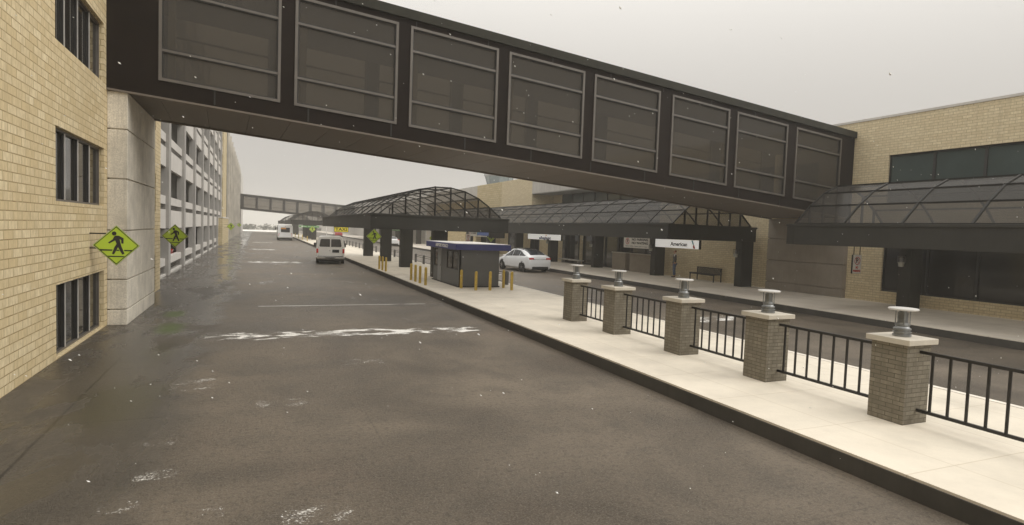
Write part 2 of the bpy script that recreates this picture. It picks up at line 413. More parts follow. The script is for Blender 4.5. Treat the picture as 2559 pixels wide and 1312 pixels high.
struct(MB().box(11.385, 11.52, -25, 190, -.05, K).build('kerb', M['curbstone'], bevel=.01))
sheet('pavement', 19.70, 25.6, -25, 300, K, M['pave2'], .03)
struct(MB().box(19.66, 19.95, -25, 190.02, -.05, K - .03).build('kerb', M['kerb']))
def mark(x0, x1, y0, y1, m):
    sheet('road_marking', x0, x1, y0, y1, .004, M[m])
mark(-1.9, 6.66, 15.1, 16.8, 'paint_a')
mark(-.6, 6.55, 21.55, 21.7, 'paint_c')
mark(1.5, 2.6, 11.9, 13.0, 'paint_b')
mark(-.1, .9, 9.4, 10.3, 'paint_b')
mark(.15, 1.0, 5.5, 6.3, 'paint_b')
mark(-1.25, -.7, 7.1, 7.7, 'paint_b')
mark(-1.3, -.85, 8.2, 8.75, 'paint_b')
mark(-1.45, -.95, 6.4, 6.9, 'paint_b')
mark(-.6, -.2, 6.0, 6.5, 'paint_b')
mark(-1.4, -.5, 10.6, 12.2, 'paint_b')
mark(-1.0, 3.6, 44.6, 47.6, 'paint_a')
mark(-.9, 2.2, 66, 70, 'paint_a')
mark(-.9, 2.6, 90, 94, 'paint_a')
mark(12.6, 16.6, 15.4, 17.2, 'paint_a')
mark(12.0, 13.8, 22.4, 23.2, 'paint_c')
mark(12.2, 15.5, 35, 37, 'paint_a')

# ================================================================ LEFT BRICK BUILDING
LX = -3.53
bb = thing('brick_building', 'cream block-brick building with tall dark four-pane windows along the near left side of the road', 'building', (-8, 10, 0))
holes = []
wins = []
for y0 in (-2.9, 5.55, 14.0, 22.4):
    for z0, z1 in ((.03, 1.46), (3.08, 4.52), (6.14, 7.58), (9.2, 10.6)):
        y1 = y0 + 3.95
        holes.append((y0, y1, z0, z1)); wins.append((y0, y1, z0, z1))
MB().wall((LX, 0, 0), (0, 1, 0), (0, 0, 1), (1, 0, 0), (-14, 27.62), (0, 12.4), holes, .22).build('wall', M['brick_l'], bb, recalc=False)
MB().box(-13, LX - .22, 27.3, 27.62, 0, 12.4).build('wall', M['brick_l'], bb)
MB().box(-13, LX + .04, -14.1, 27.64, 12.4, 12.65).build('parapet', M['conc_g'], bb)
for y0, y1, z0, z1 in wins:
    f = MB(); x = LX - .15
    f.box(x - .04, x + .05, y0, y0 + .07, z0, z1).box(x - .04, x + .05, y1 - .07, y1, z0, z1)
    f.box(x - .04, x + .05, y0 + .07, y1 - .07, z0, z0 + .05).box(x - .04, x + .05, y0 + .07, y1 - .07, z1 - .05, z1)
    w = f.build('window', M['frame'], bb)
    MB().box(x - .03, x - .01, y0 + .07, y1 - .07, z0 + .05, z1 - .05).build('glass', M['bglass'], w)
    for k in (1, 2, 3):
        yy = y0 + (y1 - y0) * k / 4
        MB().box(x - .008, x + .045, yy - .035, yy + .035, z0 + .05, z1 - .05).build('mullion', M['trim'], w)
        MB().box(x + .045, x + .06, yy - .018, yy + .018, z0 + .05, z1 - .05).build('mullion_cap', M['mull'], w)

# ================================================================ BRIDGE PIERS
def pier(name, label, x0, x1, y0, y1, z0, seams, top, m='conc'):
    b = MB(); zs = [z0] + seams + [top]
    for a, c in zip(zs, zs[1:]): b.box(x0, x1, y0, y1, a + (.016 if a > z0 else 0), c - (.016 if c < top else 0))
    b.box(x0 + .05, x1 - .05, y0 + .05, y1 - .05, z0, top - .02)
    return tag(b.build(name, M[m], bevel=.012), label, 'pier')
pier('bridge_pier', 'weathered pale concrete pier with dark horizontal joints beside the left brick wall', LX + .003, -3.08, 18.27, 22.85, 0, [.41, 1.19, 2.47, 3.8, 5.07], 6.02)
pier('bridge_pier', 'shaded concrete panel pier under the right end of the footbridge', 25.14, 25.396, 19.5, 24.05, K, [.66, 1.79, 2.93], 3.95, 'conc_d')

# ================================================================ FOOTBRIDGES
def skywalk(label, P, x0, x1, starts, ww, depth, detail):
    o = P(x0, 0, 0)
    t = thing('footbridge', label, 'footbridge', P((x0 + x1) / 2, depth / 2, 0))
    HB, HT, H = .44, 3.47, 3.95
    def slab(b, xa, xb, da, db, ha, hb):
        b.hexa([P(x, d, h) for h in (ha, hb) for d in (da, db) for x in (xa, xb)])
    b = MB()
    for d0, d1 in ((0, .1), (depth - .1, depth)):
        slab(b, x0, x1, d0, d1, 0, HB); slab(b, x0, x1, d0, d1, HT, H - .28)
        xs = [x0] + [v for s in starts for v in (s, s + ww)] + [x1]
        for a, c in zip(xs[::2], xs[1::2]): slab(b, a, c, d0, d1, HB, HT)
    b.build('wall_panel', M['bronze'], t)
    if detail:
        x = x0 + 2.45
        while x < x1 - .3:
            b = MB(); slab(b, x - .02, x + .02, -.012, .0, .03, HB - .03); b.build('panel_joint', M['black'], t)
            b = MB(); slab(b, x + .7, x + .73, -.012, .0, HT + .03, H - .3); b.build('panel_joint', M['black'], t); x += 2.42
    b = MB(); slab(b, x0, x1, -.1, depth + .1, H - .28, H); b.build('roof', M['bronze_d'], t)
    b = MB(); slab(b, x0, x1, .1, depth - .1, .12, .3); slab(b, x0, x1, .1, depth - .1, H - .6, H - .5); b.build('floor_and_ceiling', M['int_wall'], t)
    b = MB()
    if detail:
        x = x0 + .05; i = 0
        while x < x1 - .02:
            e = min(x + 1.09, x1 - .01); slab(b, x + .006, e + .002, .13, depth - .13, -.0, .06); x += 1.1
        slab(b, x0, x1, .02, depth - .02, .05, .1)
        slab(b, x0, x1, 0, .1, -.05, 0); slab(b, x0, x1, depth - .1, depth, -.05, 0)
    else: slab(b, x0, x1, 0, depth, -.05, .1)
    b.build('soffit', M['soffit'], t)
    if detail:
        for s in starts:
            b = MB(); slab(b, s + .16, s + .34, .35, .55, .3, HT - .3); b.build('interior_post', M['int_post'], t)
    for s in starts:
        for side in ((0, 1) if detail else (0,)):
            da, db = (-.035, .1) if side == 0 else (depth - .1, depth + .035)
            b = MB(); e = s + ww; fw = .055
            slab(b, s - .02, s + fw, da, db, HB - .02, HT + .02); slab(b, e - fw, e + .02, da, db, HB - .02, HT + .02)
            slab(b, s + fw, e - fw, da, db, HB - .02, HB + fw); slab(b, s + fw, e - fw, da, db, HT - fw, HT + .02)
            for q in (.256, .76):
                h = HB + (HT - HB) * q
                slab(b, s + fw, e - fw, da + .02, db, h - .03, h + .03)
            w = b.build('window', M['frame'] if detail else M['bronze'], t)
            b = MB(); dm = .05 if side == 0 else depth - .05
            slab(b, s + fw, e - fw, dm - .008, dm + .008, HB + fw, HT - fw); b.build('glass', M['bridge_glass'], w)
            if detail and side == 0:
                b = MB(); g = .03
                hs = [HB + fw] + [HB + (HT - HB) * q + k for q in (.256, .76) for k in (-.03, .03)] + [HT - fw]
                for a, c in zip(hs[::2], hs[1::2]):
                    slab(b, s + fw, s + fw + g, .0, .04, a, c); slab(b, e - fw - g, e - fw, .0, .04, a, c)
                    slab(b, s + fw + g, e - fw - g, .0, .04, a, a + g); slab(b, s + fw + g, e - fw - g, .0, .04, c - g, c)
                b.build('gasket', M['black'], w)
    return t
def Pn(X, d, h): return (X - d * .0452, 18.2 + .0452 * (X + 3.3) + d, 6.05 - .0725 * (X + 3.07) + h)
def Pf(X, d, h): return (X, 171.8 + d, 6.27 - .0660 * (X + 4) + h)
skywalk('dark bronze enclosed footbridge with eight large windows crossing overhead in the foreground', Pn, LX + .003, 25.38, [-2.37, .97, 4.32, 7.68, 11.06, 14.62, 18.0, 21.5], 2.93, 4.5, True)
skywalk('distant dark enclosed footbridge crossing the far end of the road', Pf, -3.98, 25.39, [-3.1 + 3.38 * i for i in range(8)], 2.93, 4.5, False)

# ================================================================ PARKING GARAGES
def garage(label, y0, y1, cols, proud, top, levels, detail, stickup=0):
    t = thing('parking_garage', label, 'garage', (-10, (y0 + y1) / 2, 0))
    xf = -4.1
    for c in cols:
        MB().box(-4.4, xf + proud, c, c + (.72 if detail else .8), 0, top + stickup).build('column', M['conc_col'] if detail else M['conc_w'], t, bevel=.015 if detail else 0)
    for n in range(levels):
        z = 2.34 + 3.04 * n
        MB().box(xf - .2, xf - .02, y0, y1, z, z + .95).build('lintel_panel', M['conc_g'], t)
        MB().box(xf - .2, xf - .03, y0, y1, z + 1.21, min(z + 1.62, top)).build('spandrel_panel', M['conc_g'], t)
        if detail:
            g = MB()
            for k in (1.02, 1.1, 1.18): g.box(xf - .08, xf - .065, y0, y1, z + k, z + k + .018)
            y = y0 + .2
            while y < y1: g.box(xf - .08, xf - .065, y, y + .02, z + .95, z + 1.21); y += .55
            g.build('grille', M['frame'], t)
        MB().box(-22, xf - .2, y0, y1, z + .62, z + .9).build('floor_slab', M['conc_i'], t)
    MB().box(xf - .3, xf - .04, y0, y1, .5, .87).build('parapet', M['conc_g'], t)
    MB().box(xf - .3, xf - .0, y0, y1, 0, .1).build('base_kerb', M['conc_g'], t)
    if detail:
        g = MB()
        for k in (.2, .3, .4): g.box(xf - .1, xf - .085, y0, y1, k, k + .02)
        y = y0 + .2
        while y < y1: g.box(xf - .1, xf - .085, y, y + .02, .1, .5); y += .4
        g.build('grille', M['frame'], t)
        for c in cols[::1]:
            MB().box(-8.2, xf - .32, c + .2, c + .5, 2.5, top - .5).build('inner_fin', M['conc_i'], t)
    MB().box(-22, xf - .05, y0, y1, top - .45, top).build('roof', M['conc_g'], t)
    MB().box(-22.2, -22, y0, y1, 0, top).build('back_wall', M['conc_i'], t)
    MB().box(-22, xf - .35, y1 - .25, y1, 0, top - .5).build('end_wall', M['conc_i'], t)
    return t
garage('open-sided concrete parking garage with stacked pale parapets just beyond the left brick building', 27.66, 86.5, [34.05 + 6.87 * i for i in range(8)], .12, 16.9, 5, True)
tg = garage('distant concrete parking garage with tall dark columns rising above its roof on the left', 97.1, 176, [100 + 7.4 * i for i in range(10)], .3, 15.6, 5, False, .9)
MB().box(-16, -3.85, 176.05, 205, 0, 16.3).build('stair_wall', M['conc_g'], tg)
st = thing('stair_tower', 'cream brick stair tower between the two garages, low brick block at its foot', 'tower', (-6, 90, 0))
MB().box(-12, -4.02, 86.6, 97, 0, 17.6).build('wall', M['brick_f'], st)
b = MB().box(-4.6, -3.68, 79, 95.8, 0, 3.2); b.build('wall', M['brick_f'], st)
MB().box(-4.65, -3.62, 78.94, 95.9, 3.2, 3.34).build('cap', M['conc_g'], st)
MB().tube((-3.95, 96.2, 0), (-3.95, 96.2, 17.5), .1).build('drainpipe', M['conc_i'], st)

# ================================================================ TERMINAL
TX = 25.4
tm = thing('terminal_building', 'long terminal building of cream brick with dark strip windows along the right side', 'building', (34, 60, 0))
low, up = [], []
for k in range(14):
    y1 = 17.83 - 1.885 * k; low.append((y1 - 1.885, y1, .76, 3.25)); up.append((y1 - 1.885, y1, 4.6, 6.72))
def merge(hs): return [(hs[-1][0], hs[0][1], hs[0][2], hs[0][3])]
MB().wall((TX, 0, 0), (0, 1, 0), (0, 0, 1), (-1, 0, 0), (-26, 33.8), (0, 8.37), merge(low) + merge(up), .25).build('wall', M['brick_t'], tm, recalc=False)
MB().box(TX - .03, TX + 6, -26, 33.8, 8.37, 8.47).build('coping', M['conc_g'], tm)
def strip_windows(hs, mat, x, t, half=.05):
    for (y0, y1, z0, z1) in hs:
        f = MB().box(x - .06, x + .02, y0, y0 + half, z0, z1).box(x - .06, x + .02, y1 - half, y1, z0, z1)
        f.box(x - .06, x + .02, y0 + half, y1 - half, z0, z0 + .06).box(x - .06, x + .02, y0 + half, y1 - half, z1 - .06, z1)
        w = f.build('window', M['trim'], t)
        MB().box(x, x + .02, y0 + half, y1 - half, z0 + .06, z1 - .06).build('glass', mat, w)
strip_windows(low, M['bglass'], TX + .15, tm); strip_windows(up, M['tglass'], TX + .15, tm)
# recessed upper storey
MB().box(TX, TX + 3, 33.8, 54.7, 6.7, 8.36).build('fascia', M['conc_f'], tm)
MB().box(TX + .004, TX + 2.4, 33.82, 54.68, 6.62, 6.7).build('soffit', M['conc_i'], tm)
MB().box(TX, TX + 2.4, 33.8, 54.68, 4.0, 4.2).build('ledge', M['conc_f'], tm)
strip_windows([(34.2 + 2.05 * k, 36.25 + 2.05 * k, 4.25, 6.6) for k in range(9)], M['tglass'], TX + 2.4, tm)
MB().box(TX + 2.4, TX + 2.7, 52.65, 54.68, 4.2, 6.62).build('wall', M['brick_t'], tm)
MB().wall((TX, 0, 0), (0, 1, 0), (0, 0, 1), (-1, 0, 0), (54.7, 62.8), (0, 8.36), [], 3).build('wall', M['brick_t'], tm, recalc=False)
MB().wall((TX + .004, 0, 0), (0, 1, 0), (0, 0, 1), (-1, 0, 0), (62.8, 71), (0, 8.36), [], 3).build('wall', M['brick_f'], tm, recalc=False)
MB().box(TX, TX + 3, 71, 95, 6.7, 8.34).build('fascia', M['conc_f'], tm)
MB().box(TX + 1.6, TX + 3, 71, 95, 0, 6.7).build('wall', M['brick_f'], tm)
MB().box(TX, TX + 3, 95, 440, 0, 7.9).build('wall', M['conc_f'], tm)
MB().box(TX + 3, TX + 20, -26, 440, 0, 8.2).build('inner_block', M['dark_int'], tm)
# ground storey under the canopies
def bay(y0, y1, mat, x=TX + .02):
    MB().box(x, x + .3, y0, y1, 0, 4.0).build('wall', M[mat], tm)
MB().box(TX + .02, TX + .3, 44.6, 54.68, 0, 4.0).build('wall', M['brick_t'], tm)
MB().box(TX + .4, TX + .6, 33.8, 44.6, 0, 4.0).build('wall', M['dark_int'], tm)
strip_windows([(33.85 + 1.79 * k, 35.6 + 1.79 * k, .3, 3.3) for k in range(6)], M['bglass'], TX + .3, tm)
for y0, y1 in ((44.7, 47.7), (52.6, 54.6), (56.5, 60.4), (64.5, 69)):  # first two are dark glazing added over bright brick to darken the shaded facade
    f = MB().box(TX - .05, TX - .003, y0, y1, K, 3.1).build('dark_storefront', M['trim'], tm)
    MB().box(TX - .065, TX - .052, y0 + .1, (y0 + y1) / 2 - .05, K + .1, 2.8).box(TX - .065, TX - .052, (y0 + y1) / 2 + .05, y1 - .1, K + .1, 2.8).build('glass', M['bglass'], f)

# control tower far behind the terminal
ct = thing('control_tower', 'grey airport control tower cab with slanted glass rising behind the terminal roof', 'tower', (59.5, 150, 0))
def octa(cx, cy, r, z): return [(cx + r * math.cos(PI / 8 + PI / 4 * i), cy + r * math.sin(PI / 8 + PI / 4 * i), z) for i in range(8)]
MB().loft([octa(59.8, 150, 2.6, 0), octa(59.8, 150, 2.3, 13.5)]).build('shaft', M['tower'], ct)
MB().loft([octa(59.8, 150, 2.4, 13.5), octa(59.8, 150, 3.4, 15.0)]).build('gallery', M['tower'], ct)
MB().loft([octa(59.8, 150, 3.1, 15.0), octa(59.8, 150, 3.75, 17.3)]).build('cab_glass', M['towerglass'], ct)
b = MB()
for p, q in zip(octa(59.8, 150, 3.14, 15.0), octa(59.8, 150, 3.8, 17.3)): b.bar(p, q, .14)
b.build('cab_mullion', M['inkgrey'], ct)
MB().loft([octa(59.8, 150, 3.95, 17.3), octa(59.8, 150, 4.15, 17.5), octa(59.8, 150, 4.1, 18.2), octa(59.8, 150, 2.2, 18.5)]).build('roof', M['tower'], ct)
MB().tube((59.8, 150, 18.5), (59.8, 150, 21), .08).build('mast', M['tower'], ct)

# ================================================================ CANOPIES
def canopy(label, x0, x1, y0, y1, cols, nodes, pitch, group='barrel-vault glass canopies', colw=.78, depth_col=.5, colx=None, detail=True, gl='vault_glass'):
    zc = 3.45; cx = (x0 + x1) / 2
    t = thing('glass_canopy', label, 'canopy', (cx, (y0 + y1) / 2, K), group)
    bw = .32
    b = MB().box(x0, x1, y0, y0 + bw, 2.7, zc).box(x0, x1, y1 - bw, y1, 2.7, zc).box(x0, x0 + bw, y0 + bw, y1 - bw, 2.7, zc).box(x1 - bw, x1, y0 + bw, y1 - bw, 2.7, zc)
    b.box(x0 - .04, x1 + .04, y0 - .04, y0, zc - .06, zc + .04).box(x0 - .04, x0, y0, y1, zc - .06, zc + .04)
    b.build('beam', M['canopy'], t, bevel=.01)
    colx = cx if colx is None else colx
    for c in cols:
        MB().box(colx - colw / 2, colx + colw / 2, c, c + depth_col, K, 2.7).build('column', M['canopy'], t, bevel=.01)
        MB().box(x0 + bw, x1 - bw, c + .1, c + .4, 2.74, 3.0).build('cross_beam', M['canopy'], t)
    nd = [(cx + a, z) for a, z in nodes]
    n = max(1, round((y1 - y0 - .2) / pitch)); ys = [y0 + .1 + (y1 - y0 - .2) * i / n for i in range(n + 1)]
    for y in ys:
        b = MB()
        for (a, z), (a2, z2) in zip(nd, nd[1:]): b.bar((a, y, z), (a2, y, z2), .055, .075, up=(0, 1, 0))
        b.build('rib', M['rib'], t)
    for a, z in nd:
        MB().bar((a, ys[0] - .02, z + .004), (a, ys[-1] + .02, z + .004), .05, .06).build('purlin', M['rib'], t)
    g = MB()
    for (a, z), (a2, z2) in zip(nd, nd[1:]): g.add([(a, ys[0], z), (a2, ys[0], z2), (a2, ys[-1], z2), (a, ys[-1], z)], [(0, 1, 2, 3)])
    g.build('glazing', M[gl], t, recalc=False)
    for y in (ys[0], ys[-1]):
        for a, z in nd[1:-1]: MB().box(a - .035, a + .035, y - .035, y + .035, zc, z).build('gable_mullion', M['rib'], t)
        gg = MB().add([(a, y + .05 * (1 if y == ys[0] else -1), z) for a, z in nd], [tuple(range(len(nd)))])
        gg.build('gable_glazing', M['gable_glass'], t, recalc=False)
    return t
arcI = [(-3.34, 3.46), (-2.63, 4.05), (-1.97, 4.5), (-1.22, 4.82), (-.42, 4.98), (.42, 4.98), (1.22, 4.82), (1.97, 4.5), (2.63, 4.05), (3.34, 3.46)]
arcT = [(-2.62, 3.5), (-1.85, 4.22), (-1.13, 4.76), (-.38, 5.1), (.38, 5.1), (1.13, 4.76), (1.85, 4.22), (2.62, 3.5)]
canopy('glass vaulted canopy with black fascia standing on the island behind the police booth', 5.24, 12.72, 30.3, 53.8, [30.6, 38.25, 44.85, 52.5], arcI, 2.05)
canopy('hazy island canopy beyond the white shuttle bus with a green sign under it', 5.24, 12.72, 104.5, 128, [106, 113, 120, 126.5], arcI, 2.9)
canopy('farthest island canopy, pale with haze below the distant footbridge', 5.24, 12.72, 150, 169, [152, 159, 166], arcI, 3.2)
canopy('near terminal canopy whose glass vault fills the right edge above the fence pillars', 19.1, 24.95, -6, 17.35, [15.7, 8.1, .5], arcT, 2.05, colx=24.45, colw=.72, gl='vault_glass_dark')
canopy('long terminal canopy with airline signs under its black fascia behind the parked white car', 19.1, 24.95, 24.7, 73, [24.75 + 7.62 * i for i in range(7)], arcT, 2.05, colx=24.48, gl='vault_glass_dark')
canopy('distant terminal canopy on the far right side of the inner road', 19.1, 24.95, 95, 138, [96 + 8 * i for i in range(6)], arcT, 2.9, colx=24.48, gl='vault_glass_dark')
# ================================================================ FENCE PILLARS, LANTERNS, RAILINGS
def pillar_mesh(y0, y1, t):
    MB().box(8.46, 8.98, y0, y1, K, 1.385).build('shaft', M['brick_p'], t, bevel=.004)
    b = MB().box(8.40, 9.04, y0 - .06, y1 + .06, 1.395, 1.475); b.build('cap', M['cap'], t, bevel=.008)
    MB().box(8.475, 8.965, y0 + .015, y1 - .015, 1.385, 1.395).build('mortar_bed', M['ink'], t)
PIL = [(5.475, 6.01), (7.97, 8.51), (10.35, 10.89), (12.95, 13.49), (15.19, 15.72)]
ordn = ['nearest and largest of the row', 'second nearest of the row', 'middle one of the row', 'second from the police booth', 'closest to the police booth']
lant = None
for i, ((y0, y1), od) in enumerate(zip(PIL, ordn)):
    cy = (y0 + y1) / 2
    t = thing('brick_pillar', 'square grey brick pillar with a pale stone cap, ' + od, 'pillar', (8.72, cy, K), 'brick pillars of the island fence')
    pillar_mesh(y0, y1, t)
    lab = 'metal lantern with wide pale lid on the brick pillar ' + od
    if lant is None:
        lant = thing('pillar_lantern', lab, 'lantern', (8.72, cy, 1.475), 'lanterns on the brick pillars')
        prof = [(.118, 0), (.122, .012), (.122, .03), (.106, .036), (.104, .05), (.12, .056), (.12, .07), (.1, .076), (.099, .092), (.115, .098), (.116, .118), (.1, .125), (.086, .15), (.09, .158), (.098, .162), (.098, .176), (.08, .18), (.074, .2)]
        MB().lathe(prof, (0, 0, 0), 28).build('base', M['lantern'], lant, local=True, smooth=True, angle=30)
        pr_ = []
        for k in range(8): pr_ += [(.058, .2 + k * .019), (.07, .204 + k * .019), (.07, .212 + k * .019), (.058, .216 + k * .019)]
        MB().lathe(pr_ + [(.05, .36), (.05, .385)], (0, 0, 0), 24).build('finned_lamp', M['lantern'], lant, local=True, smooth=True, angle=30)
        for k in range(4):
            a = PI / 4 + k * PI / 2
            MB().tube((.092 * math.cos(a), .092 * math.sin(a), .17), (.092 * math.cos(a), .092 * math.sin(a), .39), .007, n=8).build('rod', M['lantern'], lant, local=True)
        MB().lathe([(.12, .38), (.185, .385), (.197, .393), (.197, .405), (.188, .413), (.1, .42), (0.004, .422)], (0, 0, 0), 32).build('lid', M['lid'], lant, local=True, smooth=True, angle=50)
    else:
        dup(lant, (8.72, cy, 1.475), label=lab)
spans = [(2.95, 5.475), (6.01, 7.97), (8.51, 10.35), (10.89, 12.95), (13.49, 15.19)]
slab_ = ['running off the right edge from the nearest brick pillar', 'between the nearest and second nearest brick pillars', 'between the second nearest and the middle brick pillars', 'between the middle brick pillar and the next one towards the booth', 'between the two brick pillars closest to the police booth']
for (a, b_), l in zip(spans, slab_):
    t = thing('railing', 'black railing panel ' + l, 'railing', (8.75, (a + b_) / 2, K), 'railing panels between the brick pillars')
    MB().box(8.728, 8.772, a, b_, 1.27, 1.312).build('top_rail', M['black'], t)
    MB().box(8.728, 8.772, a, b_, .43, .472).build('bottom_rail', M['black'], t)
    if a < 3: MB().box(8.71, 8.79, a - .04, a + .04, K, 1.33).build('end_post', M['black'], t)
    n = max(5, round((b_ - a) / .235))
    for k in range(n):
        y = a + (b_ - a) * (k + .5) / n if a > 3 else 5.3 - k * .235
        MB().box(8.74, 8.76, y - .017, y + .017, .472, 1.27).build('baluster', M['black'], t)

# low post-and-rail barriers on the far edge of the island
def low_rail(posts, lab):
    t = thing('low_barrier', lab, 'barrier', (11.07, posts[0], K), 'low barriers along the inner kerb')
    for y in posts:
        b = MB().box(11.0, 11.14, y - .07, y + .07, K, .85); b.hexa([(11.0, y - .07, .85), (11.14, y - .07, .85), (11.0, y + .07, .85), (11.14, y + .07, .85), (11.02, y - .05, .9), (11.12, y - .05, .9), (11.02, y + .05, .9), (11.12, y + .05, .9)])
        b.build('post', M['greypost'], t, bevel=.008)
    for z in (.82, .7, .36):
        MB().box(11.055, 11.085, posts[0], posts[-1], z - .016, z + .016).build('rail', M['black'], t)
low_rail([26.36, 28.98, 31.6], 'low grey post and rail barrier ending beside the police booth')
low_rail([38.9, 41.85, 44.2], 'low grey post and rail barrier behind the dark canopy columns')
low_rail([49.2, 51.7, 54.3, 56.9], 'low grey post and rail barrier left of the middle canopy columns')
low_rail([60.4 + 2.65 * i for i in range(9)], 'long low grey post and rail barrier right of the white van')

# ================================================================ BOLLARDS
BOL = [(8.27, 24.82, 'leftmost of the three in front of the booth'), (8.63, 23.92, 'middle of the three in front of the booth'), (9.26, 23.88, 'right one of the three in front of the booth'),
       (10.3, 24.9, 'left one of the pair at the right side of the booth'), (10.28, 23.91, 'right one of the pair at the right side of the booth'),
       (6.91, 36.54, 'leftmost of the three by the kerb behind the booth'), (6.91, 35.54, 'middle of the three by the kerb behind the booth'), (6.92, 34.59, 'rightmost of the three by the kerb behind the booth'),
       (7.04, 28.94, 'first from left of the four by the kerb left of the booth'), (7.04, 28.07, 'second from left of the four by the kerb left of the booth'), (7.05, 27.24, 'third from left of the four by the kerb left of the booth'), (7.06, 26.27, 'nearest of the four by the kerb left of the booth'),
       (7.1, 95.1, 'nearest of the hazy group between the bus and the van'), (7.0, 103.9, 'second of the hazy group between the bus and the van'), (7.0, 113.7, 'third of the hazy group between the bus and the van'), (7.0, 123.5, 'farthest of the hazy group, right beside the bus')]
b0 = None
for x, y, l in BOL:
    lab = 'yellow steel bollard, ' + l
    if b0 is None:
        b0 = tag(MB().lathe([(.062, 0), (.062, .74), (.056, .785), (.035, .808), (.004, .815)], (x, y, K), 18).build('bollard', M['yellow'], smooth=True), lab, 'bollard', 'yellow bollards on the island')
    else: dup(b0, (x, y, K), label=lab)

# ================================================================ POLICE BOOTH
bt = thing('police_booth', 'small grey guard booth with a blue fascia roof on the island', 'booth', (9.3, 27.3, K))
bx0, bx1, by0, by1 = 8.3, 10.2, 25.26, 29.45
hw = [(25.45, 27.15, 1.0, 1.84), (28.62, 29.3, .98, 1.84)]
MB().wall((bx0, 0, 0), (0, 1, 0), (0, 0, 1), (-1, 0, 0), (by0, by1), (K, 1.95), hw, .08).build('wall', M['booth'], bt, recalc=False)
MB().box(bx0 + .004, bx1, by0, by0 + .08, K, 1.95).build('wall', M['booth'], bt)
MB().box(bx1 - .08, bx1, by0 + .08, by1, K, 1.95).box(bx0 + .08, bx1 - .08, by1 - .08, by1, K, 1.95).build('wall', M['booth'], bt)
MB().box(bx0 - .06, bx1 + .04, by0 - .05, by1 + .04, K - .01, K + .05).build('plinth', M['ink'], bt)
d = MB().box(bx0 - .03, bx0 - .002, 28.0, 28.58, K + .05, 1.93).build('door', M['booth_l'], bt)
MB().box(bx0 - .05, bx0 - .03, 28.06, 28.1, 1.0, 1.12).build('handle', M['chrome'], d)
for y0, y1, z0, z1 in hw:
    f = MB().box(bx0 - .01, bx0 + .05, y0, y0 + .035, z0, z1).box(bx0 - .01, bx0 + .05, y1 - .035, y1, z0, z1).box(bx0 - .01, bx0 + .05, y0 + .035, y1 - .035, z0, z0 + .035).box(bx0 - .01, bx0 + .05, y0 + .035, y1 - .035, z1 - .035, z1)
    if y1 - y0 > 1: f.box(bx0 - .01, bx0 + .05, (y0 + y1) / 2 - .02, (y0 + y1) / 2 + .02, z0 + .035, z1 - .035)
    w = f.build('window', M['trim'], bt)
    MB().box(bx0 + .02, bx0 + .03, y0 + .03, y1 - .03, z0 + .03, z1 - .03).build('glass', M['brownglass'], w)
rf = MB().box(8.0, 10.6, 24.85, 29.85, 1.92, 2.18).build('roof', M['blue'], bt, bevel=.01)
MB().box(8.04, 10.56, 24.89, 29.81, 2.18, 2.2).build('roof_top', M['roofwhite'], rf)
lettering('AIRPORT POLICE', .2, (7.998, 27.1, 2.045), (0, -1, 0), (0, 0, 1), M['roofwhite'], rf, .003, fit=2.0, bold=.008)

# ================================================================ SIGNS
def diamond(label, c, s=1.0, arms=None, hang=None, flip=1, group='pedestrian crossing signs'):
    cx, cy, cz = c; h = .478 * s
    t = thing('crossing_sign', label, 'road sign', (cx, cy, cz - h), group)
    U, W, D = (1, 0, 0), (0, 0, 1), (0, 1, 0)
    di = lambda r: [(0, -r), (r, 0), (0, r), (-r, 0)]
    MB().prism(di(h), c, U, W, (0, .02, 0)).build('panel_edge', M['alu'], t)
    MB().prism(di(h * .965), (cx, cy - .004, cz), U, W, (0, .004, 0)).build('panel', M['lime'], t)
    f = lambda r: di(h * r)
    MB().ring(f(.93), f(.885), (cx, cy - .007, cz), U, W, (0, .003, 0)).build('border', M['ink'], t)
    q = lambda pts: [((x - 828) / 560 * h, -(y - 582) / 480 * h * .98) for x, y in pts]
    b = MB(); o = (cx, cy - .008, cz); dd = (0, .004, 0)
    b.prism([((777 - 828 + 54 * math.cos(a)) / 560 * h, (582 - 303 + 48 * math.sin(a)) / 480 * h) for a in [2 * PI * k / 18 for k in range(18)]], o, U, W, dd)
    b.prism(q([(800, 348), (775, 372), (745, 437), (640, 512), (662, 540), (800, 462), (835, 545), (785, 620), (725, 785), (775, 798), (868, 625), (965, 800), (1020, 783), (938, 580), (905, 432), (940, 448), (945, 533), (995, 535), (998, 415), (985, 398), (880, 345)]), o, U, W, dd)
    b.prism(q([(445, 674), (738, 680), (726, 712), (475, 712)]), o, U, W, dd)
    b.prism(q([(838, 684), (888, 684), (900, 712), (828, 712)]), o, U, W, dd)
    b.prism(q([(1005, 684), (1208, 688), (1172, 716), (1018, 716)]), o, U, W, dd)
    b.prism(q([(622, 830), (1030, 834), (990, 860), (660, 858)]), o, U, W, dd)
    b.build('symbol', M['ink'], t)
    if arms:
        for z in (2.42, 2.08): MB().box(arms, cx + .1, cy + .02, cy + .05, z - .015, z + .015).build('bracket', M['black'], t)
    if hang:
        MB().box(cx - .012, cx + .012, cy + .02, cy + .04, cz, hang).build('hanger', M['black'], t)
    return t
diamond('lime pedestrian crossing diamond mounted on the near left brick wall, the largest one', (-3.0, 16.5, 2.15), 1, arms=LX)
diamond('lime pedestrian crossing diamond standing out beside the first garage columns', (-3.0, 27.5, 2.145), 1, arms=LX)
diamond('small lime pedestrian crossing diamond right of the brick block of the garage', (-2.9, 82.6, 2.2), 1, arms=-3.68)
diamond('tiny hazy lime crossing diamond at the far end of the garage wall', (-3.24, 136, 2.19), 1, arms=-4.1)
diamond('lime pedestrian crossing diamond hanging in front of the island canopy columns', (6.78, 37.8, 2.2), 1, hang=2.72)
